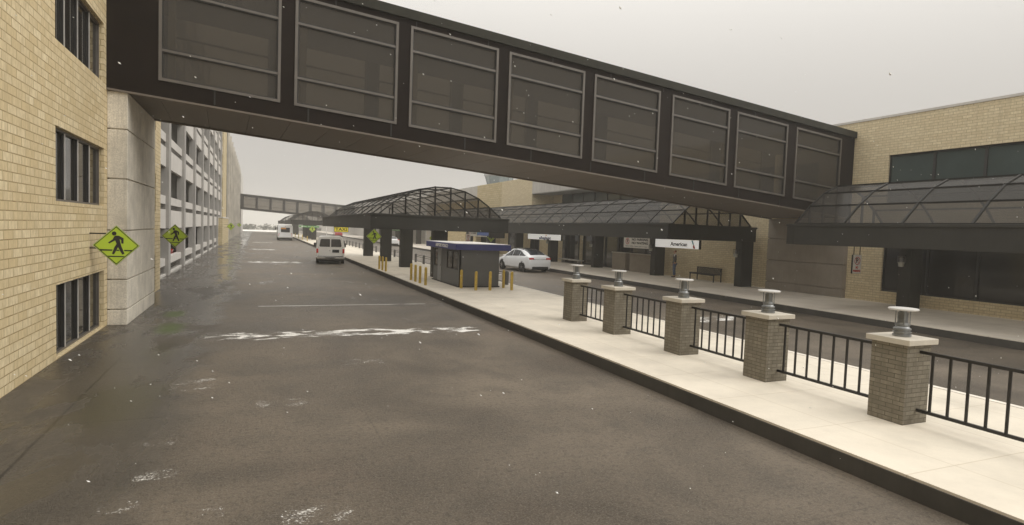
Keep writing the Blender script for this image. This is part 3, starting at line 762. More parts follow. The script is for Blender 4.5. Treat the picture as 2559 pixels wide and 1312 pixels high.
diamond('hazy lime crossing diamond over the green sign beside the white van', (8.55, 104.2, 2.02), 1.12, hang=2.75)
diamond('lime crossing diamond half hidden behind a dark column left of the booth', (11.16, 39.2, 2.17), 1, hang=2.72)
diamond('lime crossing diamond partly covered by a dark box above the booth roof', (23.2, 60, 2.06), 1.0, hang=2.75)
tag(MB().box(21.07, 22.72, 55, 55.25, 2.1, 2.7).build('display_box', M['canopy'], bevel=.02), 'plain dark display box hanging under the long terminal canopy', 'display')

# taxi
tx = thing('taxi_sign', 'yellow TAXI sign hanging under the island canopy above the white van', 'sign', (5.83, 46, 2.33))
MB().box(5.30, 6.34, 46.0, 46.06, 2.31, 2.7).build('panel', M['ink'], tx)
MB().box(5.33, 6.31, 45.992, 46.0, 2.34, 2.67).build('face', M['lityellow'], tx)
lettering('TAXI', .32, (5.82, 45.99, 2.505), (1, 0, 0), (0, 0, 1), M['ink'], tx, .003, fit=.82, bold=.006)
MB().box(5.4, 5.44, 46.01, 46.05, 2.7, 2.76).box(6.2, 6.24, 46.01, 46.05, 2.7, 2.76).build('hanger', M['black'], tx)

def green_sign(label, x0, x1, y, z0, z1, text):
    t = thing('direction_sign', label, 'sign', ((x0 + x1) / 2, y, z0))
    MB().box(x0, x1, y, y + .06, z0, z1).build('panel', M['green'], t)
    h = z1 - z0; zc = (z0 + z1) / 2; b = MB(); o = (x0, y - .006, zc)
    b.prism([(.25, 0), (.55, h * .36), (.55, h * .08), (1.15, h * .08), (1.15, -h * .08), (.55, -h * .08), (.55, -h * .36)], o, (1, 0, 0), (0, 0, 1), (0, .006, 0)).build('arrow', M['white'], t)
    lettering(text, h * .62, ((x0 + 1.3 + x1) / 2, y - .004, zc), (1, 0, 0), (0, 0, 1), M['white'], t, .003, fit=(x1 - x0) * .52)
    MB().box(x0 + .3, x0 + .34, y + .01, y + .05, z1, 2.76).box(x1 - .34, x1 - .3, y + .01, y + .05, z1, 2.76).build('hanger', M['black'], t)
green_sign('long green sign with a white left arrow under the hazy island canopy', 6.5, 9.65, 104.45, 2.3, 2.6, 'Ground Transportation')
green_sign('green sign glimpsed between the dark island columns', 21.4, 23.9, 106, 2.2, 2.55, 'Parking')

def no_parking(label, c, hang):
    cx, cy, z0 = c; w, h = .5, .78
    t = thing('no_parking_sign', label, 'sign', (cx, cy, z0), 'hanging no parking signs')
    MB().box(cx - w / 2, cx + w / 2, cy, cy + .07, z0, z0 + h).build('panel', M['trim'], t)
    MB().box(cx - w / 2 + .006, cx + w / 2 - .006, cy - .006, cy, z0 + .006, z0 + h - .006).build('face', M['white'], t)
    zc = z0 + .53; n = 28
    ci = lambda r: [(r * math.cos(2 * PI * k / n), r * math.sin(2 * PI * k / n)) for k in range(n)]
    lettering('P', .27, (cx - .01, cy - .009, zc), (1, 0, 0), (0, 0, 1), M['ink'], t, .003, bold=.006)
    b = MB().ring(ci(.165), ci(.138), (cx, cy - .012, zc), (1, 0, 0), (0, 0, 1), (0, .004, 0))
    b.bar((cx - .105, cy - .011, zc + .105), (cx + .105, cy - .011, zc - .105), .004, .026, up=(0, 1, 0)).build('prohibition_ring', M['red'], t)
    lettering('NO', .13, (cx, cy - .009, z0 + .25), (1, 0, 0), (0, 0, 1), M['red'], t, .003, fit=.15, bold=.006)
    lettering('PARKING', .12, (cx, cy - .009, z0 + .11), (1, 0, 0), (0, 0, 1), M['red'], t, .003, fit=.43, bold=.006)
    for s in (-.18, .18): MB().box(cx + s - .012, cx + s + .012, cy + .02, cy + .045, z0 + h, hang).build('hanger', M['black'], t)
no_parking('white hanging NO PARKING sign in front of the brick wall under the near terminal canopy', (22.85, 17.1, 1.57), 2.72)
no_parking('small white hanging NO PARKING sign just above the police booth roof', (20.2, 58.8, 1.62), 2.72)

def np_wide(label, y0, y1, z0, z1, text3):
    x = 24.0; t = thing('no_waiting_sign', label, 'sign', (x, (y0 + y1) / 2, z0), 'wide no waiting signs'); h = z1 - z0; L = y1 - y0
    MB().box(x, x + .07, y0, y1, z0, z1).build('panel', M['white'], t, bevel=.006)
    MB().box(x + .07, x + .6, y0 + .3, y0 + .4, z1 - .2, z1 - .1).box(x + .07, x + .6, y1 - .4, y1 - .3, z1 - .2, z1 - .1).build('bracket', M['black'], t)
    n = 28; r = h * .3; yc = y1 - L * .155; zc = z0 + h * .62
    ci = lambda r: [(r * math.cos(2 * PI * k / n), r * math.sin(2 * PI * k / n)) for k in range(n)]
    o = (x - .008, yc, zc); U = (0, -1, 0); W = (0, 0, 1)
    b = MB().ring(ci(r), ci(r * .82), o, U, W, (.004, 0, 0)); a = r * .62
    b.bar((x - .008, yc + a, zc + a), (x - .008, yc - a, zc - a), .006, r * .17, up=(1, 0, 0)).build('prohibition_ring', M['red'], t)
    lettering('P', r * 1.5, (x - .004, yc - .01, zc), U, W, M['ink'], t, .003, bold=.008)
    ym = y1 - L * .64
    lettering('NO PARKING', h * .3, (x - .004, ym, z0 + h * .79), U, W, M['ink'], t, .003, fit=L * .62, bold=.007)
    lettering('NO WAITING', h * .3, (x - .004, ym, z0 + h * .47), U, W, M['ink'], t, .003, fit=L * .62, bold=.007)
    if text3: lettering(text3, h * .15, (x - .004, (y0 + y1) / 2, z0 + h * .16), U, W, M['inkgrey'], t, .003, fit=L * .86)
np_wide('wide white NO PARKING NO WAITING sign left of the airline sign with the flag mark', 32.95, 35.95, 1.97, 2.7, 'Vehicles Will Be Ticketed And Or Towed')
np_wide('distant white NO PARKING NO WAITING sign left of the blue sign above the booth', 66.9, 69.7, 2.15, 2.68, '')

def air_sign(label, y0, y1, z0, z1, mat='litwhite'):
    t = thing('airline_sign', label, 'sign', (24, (y0 + y1) / 2, z0), 'airline name signs')
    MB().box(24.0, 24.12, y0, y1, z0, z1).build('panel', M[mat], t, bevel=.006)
    e = MB().box(23.99, 24.13, y0 - .05, y0, z0 - .02, z1 + .02).box(23.99, 24.13, y1, y1 + .05, z0 - .02, z1 + .02); e.build('frame', M['trim'], t)
    MB().box(24.02, 24.1, y0 + .5, y0 + .56, z1, 2.75).box(24.02, 24.1, y1 - .56, y1 - .5, z1, 2.75).build('hanger', M['black'], t)
    return t
U, W = (0, -1, 0), (0, 0, 1)
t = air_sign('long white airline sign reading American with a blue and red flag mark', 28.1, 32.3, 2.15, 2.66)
lettering('American', .34, (23.997, 29.93, 2.385), U, W, M['ink'], t, .003, fit=1.6, bold=.009)
o = (23.994, 28.62, 2.15)
MB().prism([(-.16, .50), (-.03, .50), (.07, .27), (-.02, .25)], o, U, W, (.006, 0, 0)).build('flag_mark', M['cyan'], t)
MB().prism([(.02, .22), (.10, .24), (.22, .02), (.08, .015), (-.01, .10)], o, U, W, (.006, 0, 0)).build('flag_mark', M['red'], t)
MB().prism([(-.02, .245), (.07, .265), (.09, .245), (.02, .225)], o, U, W, (.007, 0, 0)).build('flag_mark', M['alu'], t)
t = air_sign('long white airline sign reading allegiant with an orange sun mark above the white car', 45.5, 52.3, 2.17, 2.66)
lettering('allegiant', .36, (23.997, 48.6, 2.33), U, W, M['navy'], t, .003, fit=2.4, bold=.012)
b = MB(); o = (23.994, 48.35, 2.5)
for k in range(7):
    a = PI * (k + .5) / 7; c_, s_ = math.cos(a), math.sin(a)
    b.prism([(c_ * .08 - s_ * .03, s_ * .05 + c_ * .015), (c_ * .26, s_ * .14), (c_ * .08 + s_ * .03, s_ * .05 - c_ * .015)], o, U, W, (.006, 0, 0))
b.build('sun_mark', M['orange'], t)
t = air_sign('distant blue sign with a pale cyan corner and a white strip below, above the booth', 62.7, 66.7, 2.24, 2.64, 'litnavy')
MB().prism([(0, 0), (.9, .4), (0, .4)], (23.994, 66.7, 2.24), U, W, (.006, 0, 0)).build('corner_mark', M['cyan'], t)
MB().box(23.98, 24.1, 63.6, 68.9, 2.08, 2.2).build('lower_strip', M['white'], t)

# ================================================================ COLUMN LAMPS
def wlamp(x, y, z, lab):
    t = thing('wall_lamp', lab, 'lamp', (x, y, z), 'lamps on the terminal canopy columns')
    MB().box(-.1, 0, -.05, .05, .12, .3).build('bracket', M['black'], t, local=True)
    MB().lathe([(.03, -.16), (.1, -.15), (.11, -.02), (.12, 0), (.12, .03), (.05, .04)], (-.18, 0, 0), 16).build('shade', M['alu'], t, local=True, smooth=True)
    MB().lathe([(.06, .04), (.065, .2), (.03, .24)], (-.18, 0, 0), 14).build('globe', M['lantern'], t, local=True, smooth=True)
    b = MB()
    for k in range(8):
        a = 2 * PI * k / 8; b.tube((-.18 + .13 * math.cos(a), .13 * math.sin(a), .0), (-.18 + .13 * math.cos(a), .13 * math.sin(a), .26), .008, n=6)
    b.lathe([(.12, .25), (.14, .25), (.14, .27), (.12, .27)], (-.18, 0, 0), 16); b.build('cage', M['greypost'], t, local=True)
    return t
wlamp(24.06, 15.95, 2.1, 'caged wall lamp on the black column of the near terminal canopy')
for y, l in ((25.0, 'near the right end of the bench'), (32.6, 'between the NO WAITING sign and the flag airline sign'), (40.25, 'right of the parked white car'), (47.85, 'behind the allegiant sign')):
    wlamp(24.06, y, 2.0, 'caged wall lamp on the column ' + l)

# ================================================================ BENCH, CABINETS, SLAB
bn = thing('bench', 'black slatted metal bench against the brick wall under the terminal canopy', 'bench', (24.8, 28.35, K))
y0, y1 = 27.3, 29.45
for y in (y0 + .05, y1 - .05):
    for x in (24.55, 25.1): MB().box(x - .025, x + .025, y - .025, y + .025, K, .68 if x < 25 else 1.06).build('leg', M['black'], bn)
    MB().box(24.5, 25.1, y - .03, y + .03, .68, .72).build('armrest', M['black'], bn)
b = MB(); y = y0 + .12
while y < y1 - .1: b.bar((25.04, y, .68), (25.11, y, 1.05), .05, .02, up=(1, 0, 0)); y += .095
b.box(25.09, 25.13, y0, y1, 1.03, 1.07).box(25.02, 25.06, y0, y1, .66, .7).build('backrest', M['black'], bn)
b = MB(); y = y0 + .12
while y < y1 - .1: b.box(24.56, 25.03, y - .025, y + .025, .655, .68); y += .095
b.box(24.52, 24.56, y0, y1, .63, .69).build('seat', M['black'], bn)
def cabinet(lab, y0, y1, top):
    t = thing('cabinet', lab, 'cabinet', (25.1, (y0 + y1) / 2, K), 'cabinets under the terminal canopy')
    MB().box(24.86, 25.36, y0, y1, K, top).build('body', M['int_wall'], t, bevel=.015)
    MB().box(24.82, 25.38, y0 - .05, y1 + .05, top, top + .05).build('top', M['cap'], t)
cabinet('brown cabinet with a pale top below the NO WAITING sign, the left one', 36.95, 38.7, 1.5)
cabinet('wider brown cabinet with a pale top below the NO WAITING sign, next to the column', 33.6, 36.4, 1.5)
t = thing('low_bench', 'low grey slab bench right of the parked white car under the canopy', 'bench', (25.0, 45.5, K))
MB().box(24.75, 25.25, 43.6, 47.3, .52, .6).build('seat', M['conc_f'], t, bevel=.01)
for y in (44.0, 46.8): MB().box(24.85, 25.15, y - .06, y + .06, K, .52).build('leg', M['conc_i'], t)
tag(MB().tube((13.9, 134, 0), (13.9, 134, 2.7), .07).build('white_post', M['white']), 'thin white post standing beyond the van roof', 'post')
# ================================================================ VEHICLES (local frame: +Y forward)
def wheel(t, x, y, r, w=.2, spokes=5, side=1):
    wh = MB().lathe([(r * .62, -w / 2), (r * .93, -w / 2), (r, -w / 2 + .03), (r, w / 2 - .03), (r * .93, w / 2), (r * .62, w / 2)], (x, y, r), 28, 'x').build('wheel', M['tyre'], t, local=True, smooth=True)
    xo = x + side * (w / 2 - .015)
    b = MB().lathe([(r * .64, -.012), (r * .64, .012), (r * .56, .016), (r * .56, -.012)], (xo, y, r), 28, 'x')
    for k in range(spokes):
        a = 2 * PI * k / spokes + .3
        b.bar((xo, y + math.cos(a) * .04, r + math.sin(a) * .04), (xo, y + math.cos(a) * r * .6, r + math.sin(a) * r * .6), .055, .03, up=(1, 0, 0))
    b.lathe([(.004, -.02), (.06, -.02), (.06, .025), (.004, .03)], (xo, y, r), 12, 'x')
    b.build('rim', M['rim'], wh, local=True)
def interp(tab, y):
    for a, b in zip(tab, tab[1:]):
        if a[0] <= y <= b[0]:
            f = (y - a[0]) / (b[0] - a[0]); return [p + (q - p) * f for p, q in zip(a, b)]
    return tab[0] if y < tab[0][0] else tab[-1]
def car(name, label, cat, loc, rz, paint, P, group=None, roofglass=False):
    t = thing(name, label, cat, loc, group, rz)
    tab = P['tab']
    def ring(y):
        _, zb, belt, top, w, wr = interp(tab, y)
        mid = zb + (belt - zb) * .52; zr = max(top, belt + .012)
        h = [(0, zb), (w * .86, zb), (w * .97, zb + .1), (w, mid), (w * .985, (mid + belt) / 2 + .06), (w * .93, belt), (wr, zr - (zr - belt) * .1 - .003), (wr * .72, zr), (0, zr + .018)]
        return [(a, y, z) for a, z in h] + [(-a, y, z) for a, z in h[-2:0:-1]]
    ys = sorted(set([a[0] for a in tab] + [tab[0][0] + (tab[-1][0] - tab[0][0]) * i / 34 for i in range(35)]))
    MB().loft([ring(y) for y in ys]).build('body', M[paint], t, local=True, smooth=True, angle=28)
    def patch(nm, y0, y1, i0, i1, f0, f1, mat, side=None, off=.012, n=8):
        b = MB(); rows = []
        for k in range(n + 1):
            y = y0 + (y1 - y0) * k / n; r = ring(y); r = r
            a, c = Vector(r[i0]), Vector(r[i1])
            lo = f0(k / n) if callable(f0) else f0; hi = f1(k / n) if callable(f1) else f1
            rows.append([a.lerp(c, lo), a.lerp(c, hi)])
        for s in ((1, -1) if side is None else (side,)):
            bb = MB(); v = []
            for p, q in rows:
                nrm = Vector((1, 0, .35)).normalized() * off
                v += [Vector((s * (p.x + nrm.x), p.y, p.z + nrm.z)), Vector((s * (q.x + nrm.x), q.y, q.z + nrm.z))]
            bb.add(v, [(2 * k, 2 * k + 1, 2 * k + 3, 2 * k + 2) for k in range(n)])
            bb.build(nm, M[mat], t, local=True, recalc=False)
    for y0, y1, sh0, sh1 in P['side']:
        patch('side_window', y0, y1, 5, 6, .1, lambda u, a=sh0, c=sh1: a + (c - a) * u if a < c else a + (c - a) * u, 'vglass')
    def top_patch(nm, y0, y1, mat, k=.9, n=6):
        v = []
        for i in range(n + 1):
            y = y0 + (y1 - y0) * i / n; r = ring(y); up = .012
            pts = [r[6], r[7], r[8], (-r[7][0], y, r[7][2]), (-r[6][0], y, r[6][2])]
            v += [(p[0] * k, p[1], p[2] + up + (.02 if j in (0, 4) else 0)) for j, p in enumerate(pts)]
        MB().add(v, [(5 * i + j, 5 * i + j + 1, 5 * i + 6 + j, 5 * i + 5 + j) for i in range(n) for j in range(4)]).build(nm, M[mat], t, local=True, recalc=False)
    top_patch('rear_window', *P['rear'], 'vglass', .88); top_patch('windscreen', *P['front'], 'vglass', .92)
    if roofglass: top_patch('roof_glass', P['rear'][1] + .03, P['front'][0] - .03, 'vglass', .93)
    rb = tab[0][0]
    for s in (-1, 1):
        x0, x1, z0, z1 = P['tail']
        MB().prism([(x0, z0 + .03), (x1, z0), (x1 + .02, z1), (x0, z1 - .01)], (0, rb - .02 + P.get('tin', .03), 0), (s, 0, 0), (0, 0, 1), (0, .3, 0)).build('tail_light', M['lamp_red'], t, local=True)
        MB().hexa([(s * (tab[3][4] + dx), yy, zz) for zz in (P['mir'][1], P['mir'][1] + .13) for yy in (P['mir'][0], P['mir'][0] + .1) for dx in (-.06, .16)]).build('mirror', M[paint], t, local=True, bevel=.03)
        for y in P['wheels']:
            MB().lathe([(.004, -.012), (P['r'] * 1.16, -.012), (P['r'] * 1.16, .012), (.004, .012)], (s * (interp(tab, y)[4] * .985), y, P['r'] * 1.02), 28, 'x').build('wheel_arch', M['trim'], t, local=True)
            wheel(t, s * (interp(tab, y)[4] - .085), y, P['r'], .21, 7, s)
    w0 = tab[1][4]
    MB().box(-w0 * .74, w0 * .74, rb - .035, rb + .25, .2, .42).build('rear_bumper', M['trim'], t, local=True, bevel=.04)
    MB().box(-.24, .24, rb - .03 + P.get('tin', .03), rb + .1, P['plate'], P['plate'] + .12).build('number_plate', M['alu'], t, local=True)
    if P.get('bar'): MB().box(-.6, .6, rb - .012 + P.get('tin', .03), rb + .2, P['bar'], P['bar'] + .03).build('trim_strip', M['trim'], t, local=True)
    return t
EV = dict(tab=[(-2.37, .3, .62, .63, .78, .7), (-2.33, .24, .86, .88, .90, .72), (-2.24, .22, 1.05, 1.09, .93, .74), (-2.08, .22, 1.11, 1.18, .94, .71), (-1.6, .22, 1.10, 1.40, .96, .66), (-1.0, .22, 1.07, 1.57, .96, .66), (-.3, .22, 1.03, 1.64, .96, .66), (.4, .22, 1.0, 1.60, .96, .64), (1.0, .22, .97, 1.34, .96, .64), (1.5, .22, .95, 1.02, .95, .74), (2.0, .24, .84, .88, .92, .72), (2.28, .28, .68, .7, .84, .66), (2.38, .34, .5, .52, .66, .5)],
          side=[(-1.75, -.95, .25, .85), (-.9, .02, .88, .92), (.08, 1.12, .92, .5)], rear=(-2.02, -1.1), front=(.55, 1.45), tail=(.52, .86, .9, 1.03), tin=.06, mir=(.95, .96), wheels=(-1.42, 1.42), r=.35, plate=.72, bar=.9)
SED = dict(EV); SED['tab'] = [(-2.37, .3, .62, .63, .76, .68), (-2.33, .24, .92, .94, .86, .7), (-2.2, .22, 1.0, 1.03, .9, .7), (-1.75, .22, 1.0, 1.05, .92, .66), (-1.1, .22, .98, 1.34, .92, .58), (-.5, .22, .96, 1.43, .92, .6), (.2, .22, .95, 1.43, .92, .6), (.75, .22, .94, 1.28, .92, .62), (1.3, .22, .92, .98, .91, .72), (1.9, .24, .84, .87, .88, .7), (2.28, .28, .66, .68, .8, .62), (2.38, .34, .5, .52, .64, .5)]
SED.update(side=[(-1.4, -.5, .5, .9), (-.44, .32, .9, .9), (.38, 1.0, .9, .6)], rear=(-1.68, -.95), front=(.4, 1.25), r=.32, bar=None)
car('electric_car', 'white crossover car with a dark glass roof waiting at the terminal kerb', 'car', (17.98, 39.9, 0), math.radians(7), 'carwhite', EV, roofglass=True)
car('sedan', 'small distant white sedan between the island canopy columns', 'car', (18.85, 91, 0), 0, 'carwhite', SED, )
car('red_car', 'tiny red car far up the inner road behind the TAXI sign', 'car', (18.6, 153.5, 0), 0, 'carred', SED)
car('red_car', 'red car parked inside the garage behind the first column', 'car', (-6.9, 40.3, .02), math.radians(90), 'carred', SED)

def van():
    t = thing('van', 'white passenger van stopped at the island kerb, seen from the rear', 'van', (5.17, 47.09, 0), rz=-.098)
    half = [(0, .36), (.9, .36), (.975, .5), (1.0, .9), (.985, 1.18), (.93, 1.5), (.86, 1.82), (.8, 1.94), (.68, 2.0), (0, 2.03)]
    def ring(y, k=1., top=2.03, zb=.36):
        h = [(x * k, (zb if z <= .36 else z if z <= .95 else .95 + (z - .95) * (top - .95) / 1.08)) for x, z in half]
        return [(a, y, z) for a, z in h] + [(-a, y, z) for a, z in h[-2:0:-1]]
    MB().loft([ring(-2.5, .955, 2.0), ring(-2.46, .985, 2.02), ring(-2.38), ring(.6), ring(.95, 1, 1.97), ring(1.6, .99, 1.3), ring(2.3, .96, 1.16), ring(2.52, .92, 1.0)]).build('body', M['vanwhite'], t, local=True, smooth=True, angle=30)
    y = -2.512
    def rr(x0, x1, z0, z1, ins=.06, slope=0): return [(x0 + .05, z0), (x1 - .05, z0), (x1, z0 + .06), (x1 - ins, z1 - .06), (x1 - ins - .05, z1), (x0 + .05 + slope, z1), (x0 + slope, z1 - .06), (x0, z0 + .06)]
    for s in (-1, 1):
        dr = MB().prism([(.012, .52), (.78, .52), (.79, 1.1), (.72, 1.86), (.012, 1.9)], (0, y + .004, 0), (s, 0, 0), (0, 0, 1), (0, .03, 0)).build('rear_door', M['vanwhite'], t, local=True, bevel=.008)
        MB().prism([(.06, 1.27), (.70, 1.27), (.735, 1.33), (.67, 1.72), (.61, 1.78), (.09, 1.78), (.06, 1.74)], (0, y - .004, 0), (s, 0, 0), (0, 0, 1), (0, .02, 0)).build('window', M['vanglass'], dr, local=True)
        MB().prism([(.04, 1.245), (.72, 1.245), (.76, 1.32), (.69, 1.74), (.63, 1.805), (.06, 1.805), (.04, 1.76)], (0, y + .0, 0), (s, 0, 0), (0, 0, 1), (0, .012, 0)).build('window_seal', M['trim'], dr, local=True)
        MB().box(s * .83, s * .965, y - .015, y + .2, .8, 1.11).build('tail_light', M['lamp_red'], t, local=True, bevel=.015)
        m = MB().box(s * 1.02, s * 1.2, 1.15, 1.25, 1.1, 1.42).build('mirror', M['trim'], t, local=True, bevel=.04)
        for yy in (-1.55, 1.55): wheel(t, s * .86, yy, .36, .24, 5, s)
        MB().prism([(-1.9, 1.2), (-.2, 1.2), (-.2, 1.68), (-1.9, 1.68)], (s * .985, 0, 0), (0, 1, 0), (0, 0, 1), (-s * .06, 0, 0)).build('side_window', M['vglass'], t, local=True)
        MB().box(s * .805, s * .83, y - .006, y + .02, 1.18, 1.22).box(s * .805, s * .83, y - .006, y + .02, .62, .66).build('hinge', M['trim'], t, local=True)
    MB().box(.13, .6, y - .01, y + .01, .84, 1.05).build('number_plate', M['ink'], t, local=True)
    MB().box(-.06, -.02, y - .03, y, .95, 1.0).build('door_handle', M['trim'], t, local=True)
    MB().box(-.99, .99, y - .12, y + .05, .4, .56).build('bumper', M['chrome'], t, local=True, bevel=.03)
    MB().box(-.9, .9, y - .13, y - .02, .555, .585).build('bumper_step', M['trim'], t, local=True)
    MB().box(-.35, .35, y - .128, y - .1, .43, .5).build('tow_plate', M['trim'], t, local=True)
    MB().box(-.85, .85, -2.35, 2.3, .2, .38).build('underbody', M['trim'], t, local=True)
    for x in (-.42, .45):
        MB().box(x - .2, x + .2, -1.9, -1.8, 1.15, 1.5).box(x - .09, x + .09, -1.9, -1.82, 1.5, 1.68).build('seat', M['ink'], t, local=True, bevel=.03)
van()
def bus():
    t = thing('shuttle_bus', 'white shuttle bus seen from behind with a dark rear window, far up the road', 'bus', (4.45, 109.4, 0))
    half = [(0, .45), (1.1, .45), (1.16, .6), (1.17, 1.6), (1.15, 2.35), (1.06, 2.5), (.9, 2.56), (0, 2.6)]
    ring = lambda y, k=1.: [(a * k, y, z if k == 1 else .45 + (z - .45) * (.985)) for a, z in half] + [(-a * k, y, z if k == 1 else .45 + (z - .45) * .985) for a, z in half[-2:0:-1]]
    MB().loft([ring(-3.5, .97), ring(-3.42), ring(3.0), ring(3.3, .97)]).build('body', M['carwhite'], t, local=True, smooth=True, angle=30)
    y = -3.512
    w = MB().prism([(-.66, 1.36), (.66, 1.36), (.7, 1.45), (.7, 2.12), (-.7, 2.12), (-.7, 1.45)], (0, y, 0), (1, 0, 0), (0, 0, 1), (0, .03, 0)).build('rear_window', M['vglass'], t, local=True)
    MB().box(-.68, .1, y - .012, y, 1.86, 2.09).build('window_sticker', M['orange'], w, local=True)
    MB().box(-.04, .04, y - .01, y + .02, 2.25, 2.32).build('brake_light', M['lamp_red'], t, local=True)
    for s in (-1, 1):
        for z in (.75, .95, 1.15): MB().lathe([(.004, -.02), (.055, -.02), (.055, .03), (.004, .03)], (s * (.98 - (z - .95) * .15), y, z), 12, 'y').build('tail_light', M['lamp_red'], t, local=True)
        for yy in (-2.2, 2.2): wheel(t, s * .98, yy, .42, .3, 5, s)
        MB().box(s * 1.15, s * 1.18, -3.0, 2.6, 1.5, 2.2).build('side_window', M['vglass'], t, local=True)
        MB().box(s * 1.22, s * 1.45, 3.0, 3.1, 1.7, 2.1).build('mirror', M['trim'], t, local=True, bevel=.04)
    MB().box(-1.12, 1.12, y - .12, y + .1, .42, .58).build('bumper', M['alu'], t, local=True, bevel=.03)
    MB().box(-1.05, 1.05, -3.3, 3.1, .2, .46).build('underbody', M['trim'], t, local=True)
bus()

# ================================================================ PERSON
def skinned(name, mat, parent, pts, edges, root=0, sub=2):
    me = bpy.data.meshes.new(name); me.from_pydata([p[:3] for p in pts], edges, [])
    o = bpy.data.objects.new(name, me); COL.objects.link(o)
    o.modifiers.new('Skin', 'SKIN').use_smooth_shade = True
    for i, p in enumerate(pts):
        s = me.skin_vertices[0].data[i]; r = p[3]; s.radius = r if isinstance(r, tuple) else (r, r); s.use_root = (i == root)
    ss = o.modifiers.new('Sub', 'SUBSURF'); ss.levels = ss.render_levels = sub
    dg = bpy.context.evaluated_depsgraph_get(); m2 = bpy.data.meshes.new_from_object(o.evaluated_get(dg))
    bpy.data.objects.remove(o); m2.name = name; m2.materials.clear(); m2.materials.append(mat)
    ob = bpy.data.objects.new(name, m2); COL.objects.link(ob); ob.parent = parent
    return ob
pe = thing('person', 'person in dark jacket with white shoulder piping and blue jeans standing left of the bench', 'person', (24.6, 31.0, K), rz=math.radians(38))
# local frame: facing +Y
def limb_pts(s):
    return dict(sh=(s * .165, 0, 1.40, .06), el=(s * .235, -.02, 1.12, .045), wr=(s * .235, .06, .88, .03), hp=(s * .085, 0, .9, .09), kn=(s * .095, .02, .49, .06), an=(s * .1, -.03, .09, .042))
pts = [(0, 0, .95, (.125, .09)), (0, 0, 1.15, (.12, .085)), (0, -.005, 1.36, (.135, .085)), (0, 0, 1.47, .055), (0, .012, 1.56, .062), (0, .015, 1.655, (.078, .092)), (0, .012, 1.70, (.06, .07))]
edges = [(0, 1), (1, 2), (2, 3), (3, 4), (4, 5), (5, 6)]
for s in (-1, 1):
    L = limb_pts(s); i = len(pts); pts += [L['sh'], L['el'], L['wr'], (s * .235, .085, .82, (.035, .018))]
    edges += [(2, i), (i, i + 1), (i + 1, i + 2), (i + 2, i + 3)]
    hnd = i + 3
    for k, (dx, ln) in enumerate(((-.024, .06), (-.008, .07), (.009, .066), (.024, .052))):
        j = len(pts); pts += [(s * .235 + dx * .5, .095 + dx * .3, .79, .009), (s * .235 + dx * .6, .105 + dx * .3, .79 - ln * .6, .008), (s * .232 + dx * .6, .098 + dx * .3, .79 - ln, .007)]
        edges += [(hnd, j), (j, j + 1), (j + 1, j + 2)]
    j = len(pts); pts += [(s * .205, .105, .82, .01), (s * .195, .115, .785, .008)]; edges += [(hnd, j), (j, j + 1)]
    i = len(pts); pts += [L['hp'], L['kn'], L['an'], (s * .105, .07, .045, (.04, .03)), (s * .108, .15, .035, (.035, .022))]
    edges += [(0, i), (i, i + 1), (i + 1, i + 2), (i + 2, i + 3), (i + 3, i + 4)]
body = skinned('body', M['skin'], pe, pts, edges)
f = MB().lathe([(.003, .0), (.014, .008), (.009, .04), (.003, .055)], (0, .098, 1.60), 8); f.build('nose', M['skin'], pe, local=True, smooth=True)
b = MB()
for s in (-1, 1): b.lathe([(.003, -.008), (.009, 0), (.003, .008)], (s * .03, .088, 1.645), 8)
b.build('eyes', M['ink'], pe, local=True)
MB().box(-.022, .022, .09, .098, 1.572, 1.58).build('mouth', M['lamp_red'], pe, local=True)
b = MB()
for s in (-1, 1): b.lathe([(.003, -.03), (.014, -.02), (.016, .02), (.003, .03)], (s * .083, .0, 1.635), 8)
b.build('ears', M['skin'], pe, local=True, smooth=True)
skinned('hair', M['hair'], pe, [(0, -.03, 1.60, (.072, .06)), (0, -.022, 1.67, (.09, .088)), (0, -.005, 1.725, (.07, .075))], [(0, 1), (1, 2)])
jp = [(0, 0, .88, (.16, .12)), (0, 0, 1.12, (.15, .11)), (0, -.01, 1.34, (.165, .11)), (0, -.012, 1.46, (.07, .06))]; je = [(0, 1), (1, 2), (2, 3)]
for s in (-1, 1):
    L = limb_pts(s); i = len(jp); jp += [(*L['sh'][:3], .078), (*L['el'][:3], .062), (*L['wr'][:3], .047)]; je += [(2, i), (i, i + 1), (i + 1, i + 2)]
jk = skinned('jacket', M['jacket'], pe, jp, je)
for s in (-1, 1):
    b = MB()
    prev = None
    for k in range(9):
        u = k / 8; p = Vector((s * (.05 + .2 * u), -.035 + .02 * u, 1.485 - .015 * u - .11 * u * u))
        if prev is not None: b.tube(prev, p, .034, n=8)
        prev = p
    b.build('shoulder_piping', M['pipe'], jk, local=True)
jp = [(0, 0, .93, (.14, .105))]; je = []
for s in (-1, 1):
    L = limb_pts(s); i = len(jp); jp += [(s * .08, 0, .84, .098), (*L['kn'][:3], .073), (s * .1, -.02, .12, .062)]; je += [(0, i), (i, i + 1), (i + 1, i + 2)]
skinned('jeans', M['jeans'], pe, jp, je)
for s in (-1, 1): skinned('shoe', M['shoe'], pe, [(s * .1, -.05, .05, (.05, .045)), (s * .105, .06, .045, (.052, .042)), (s * .108, .16, .035, (.045, .032))], [(0, 1), (1, 2)])

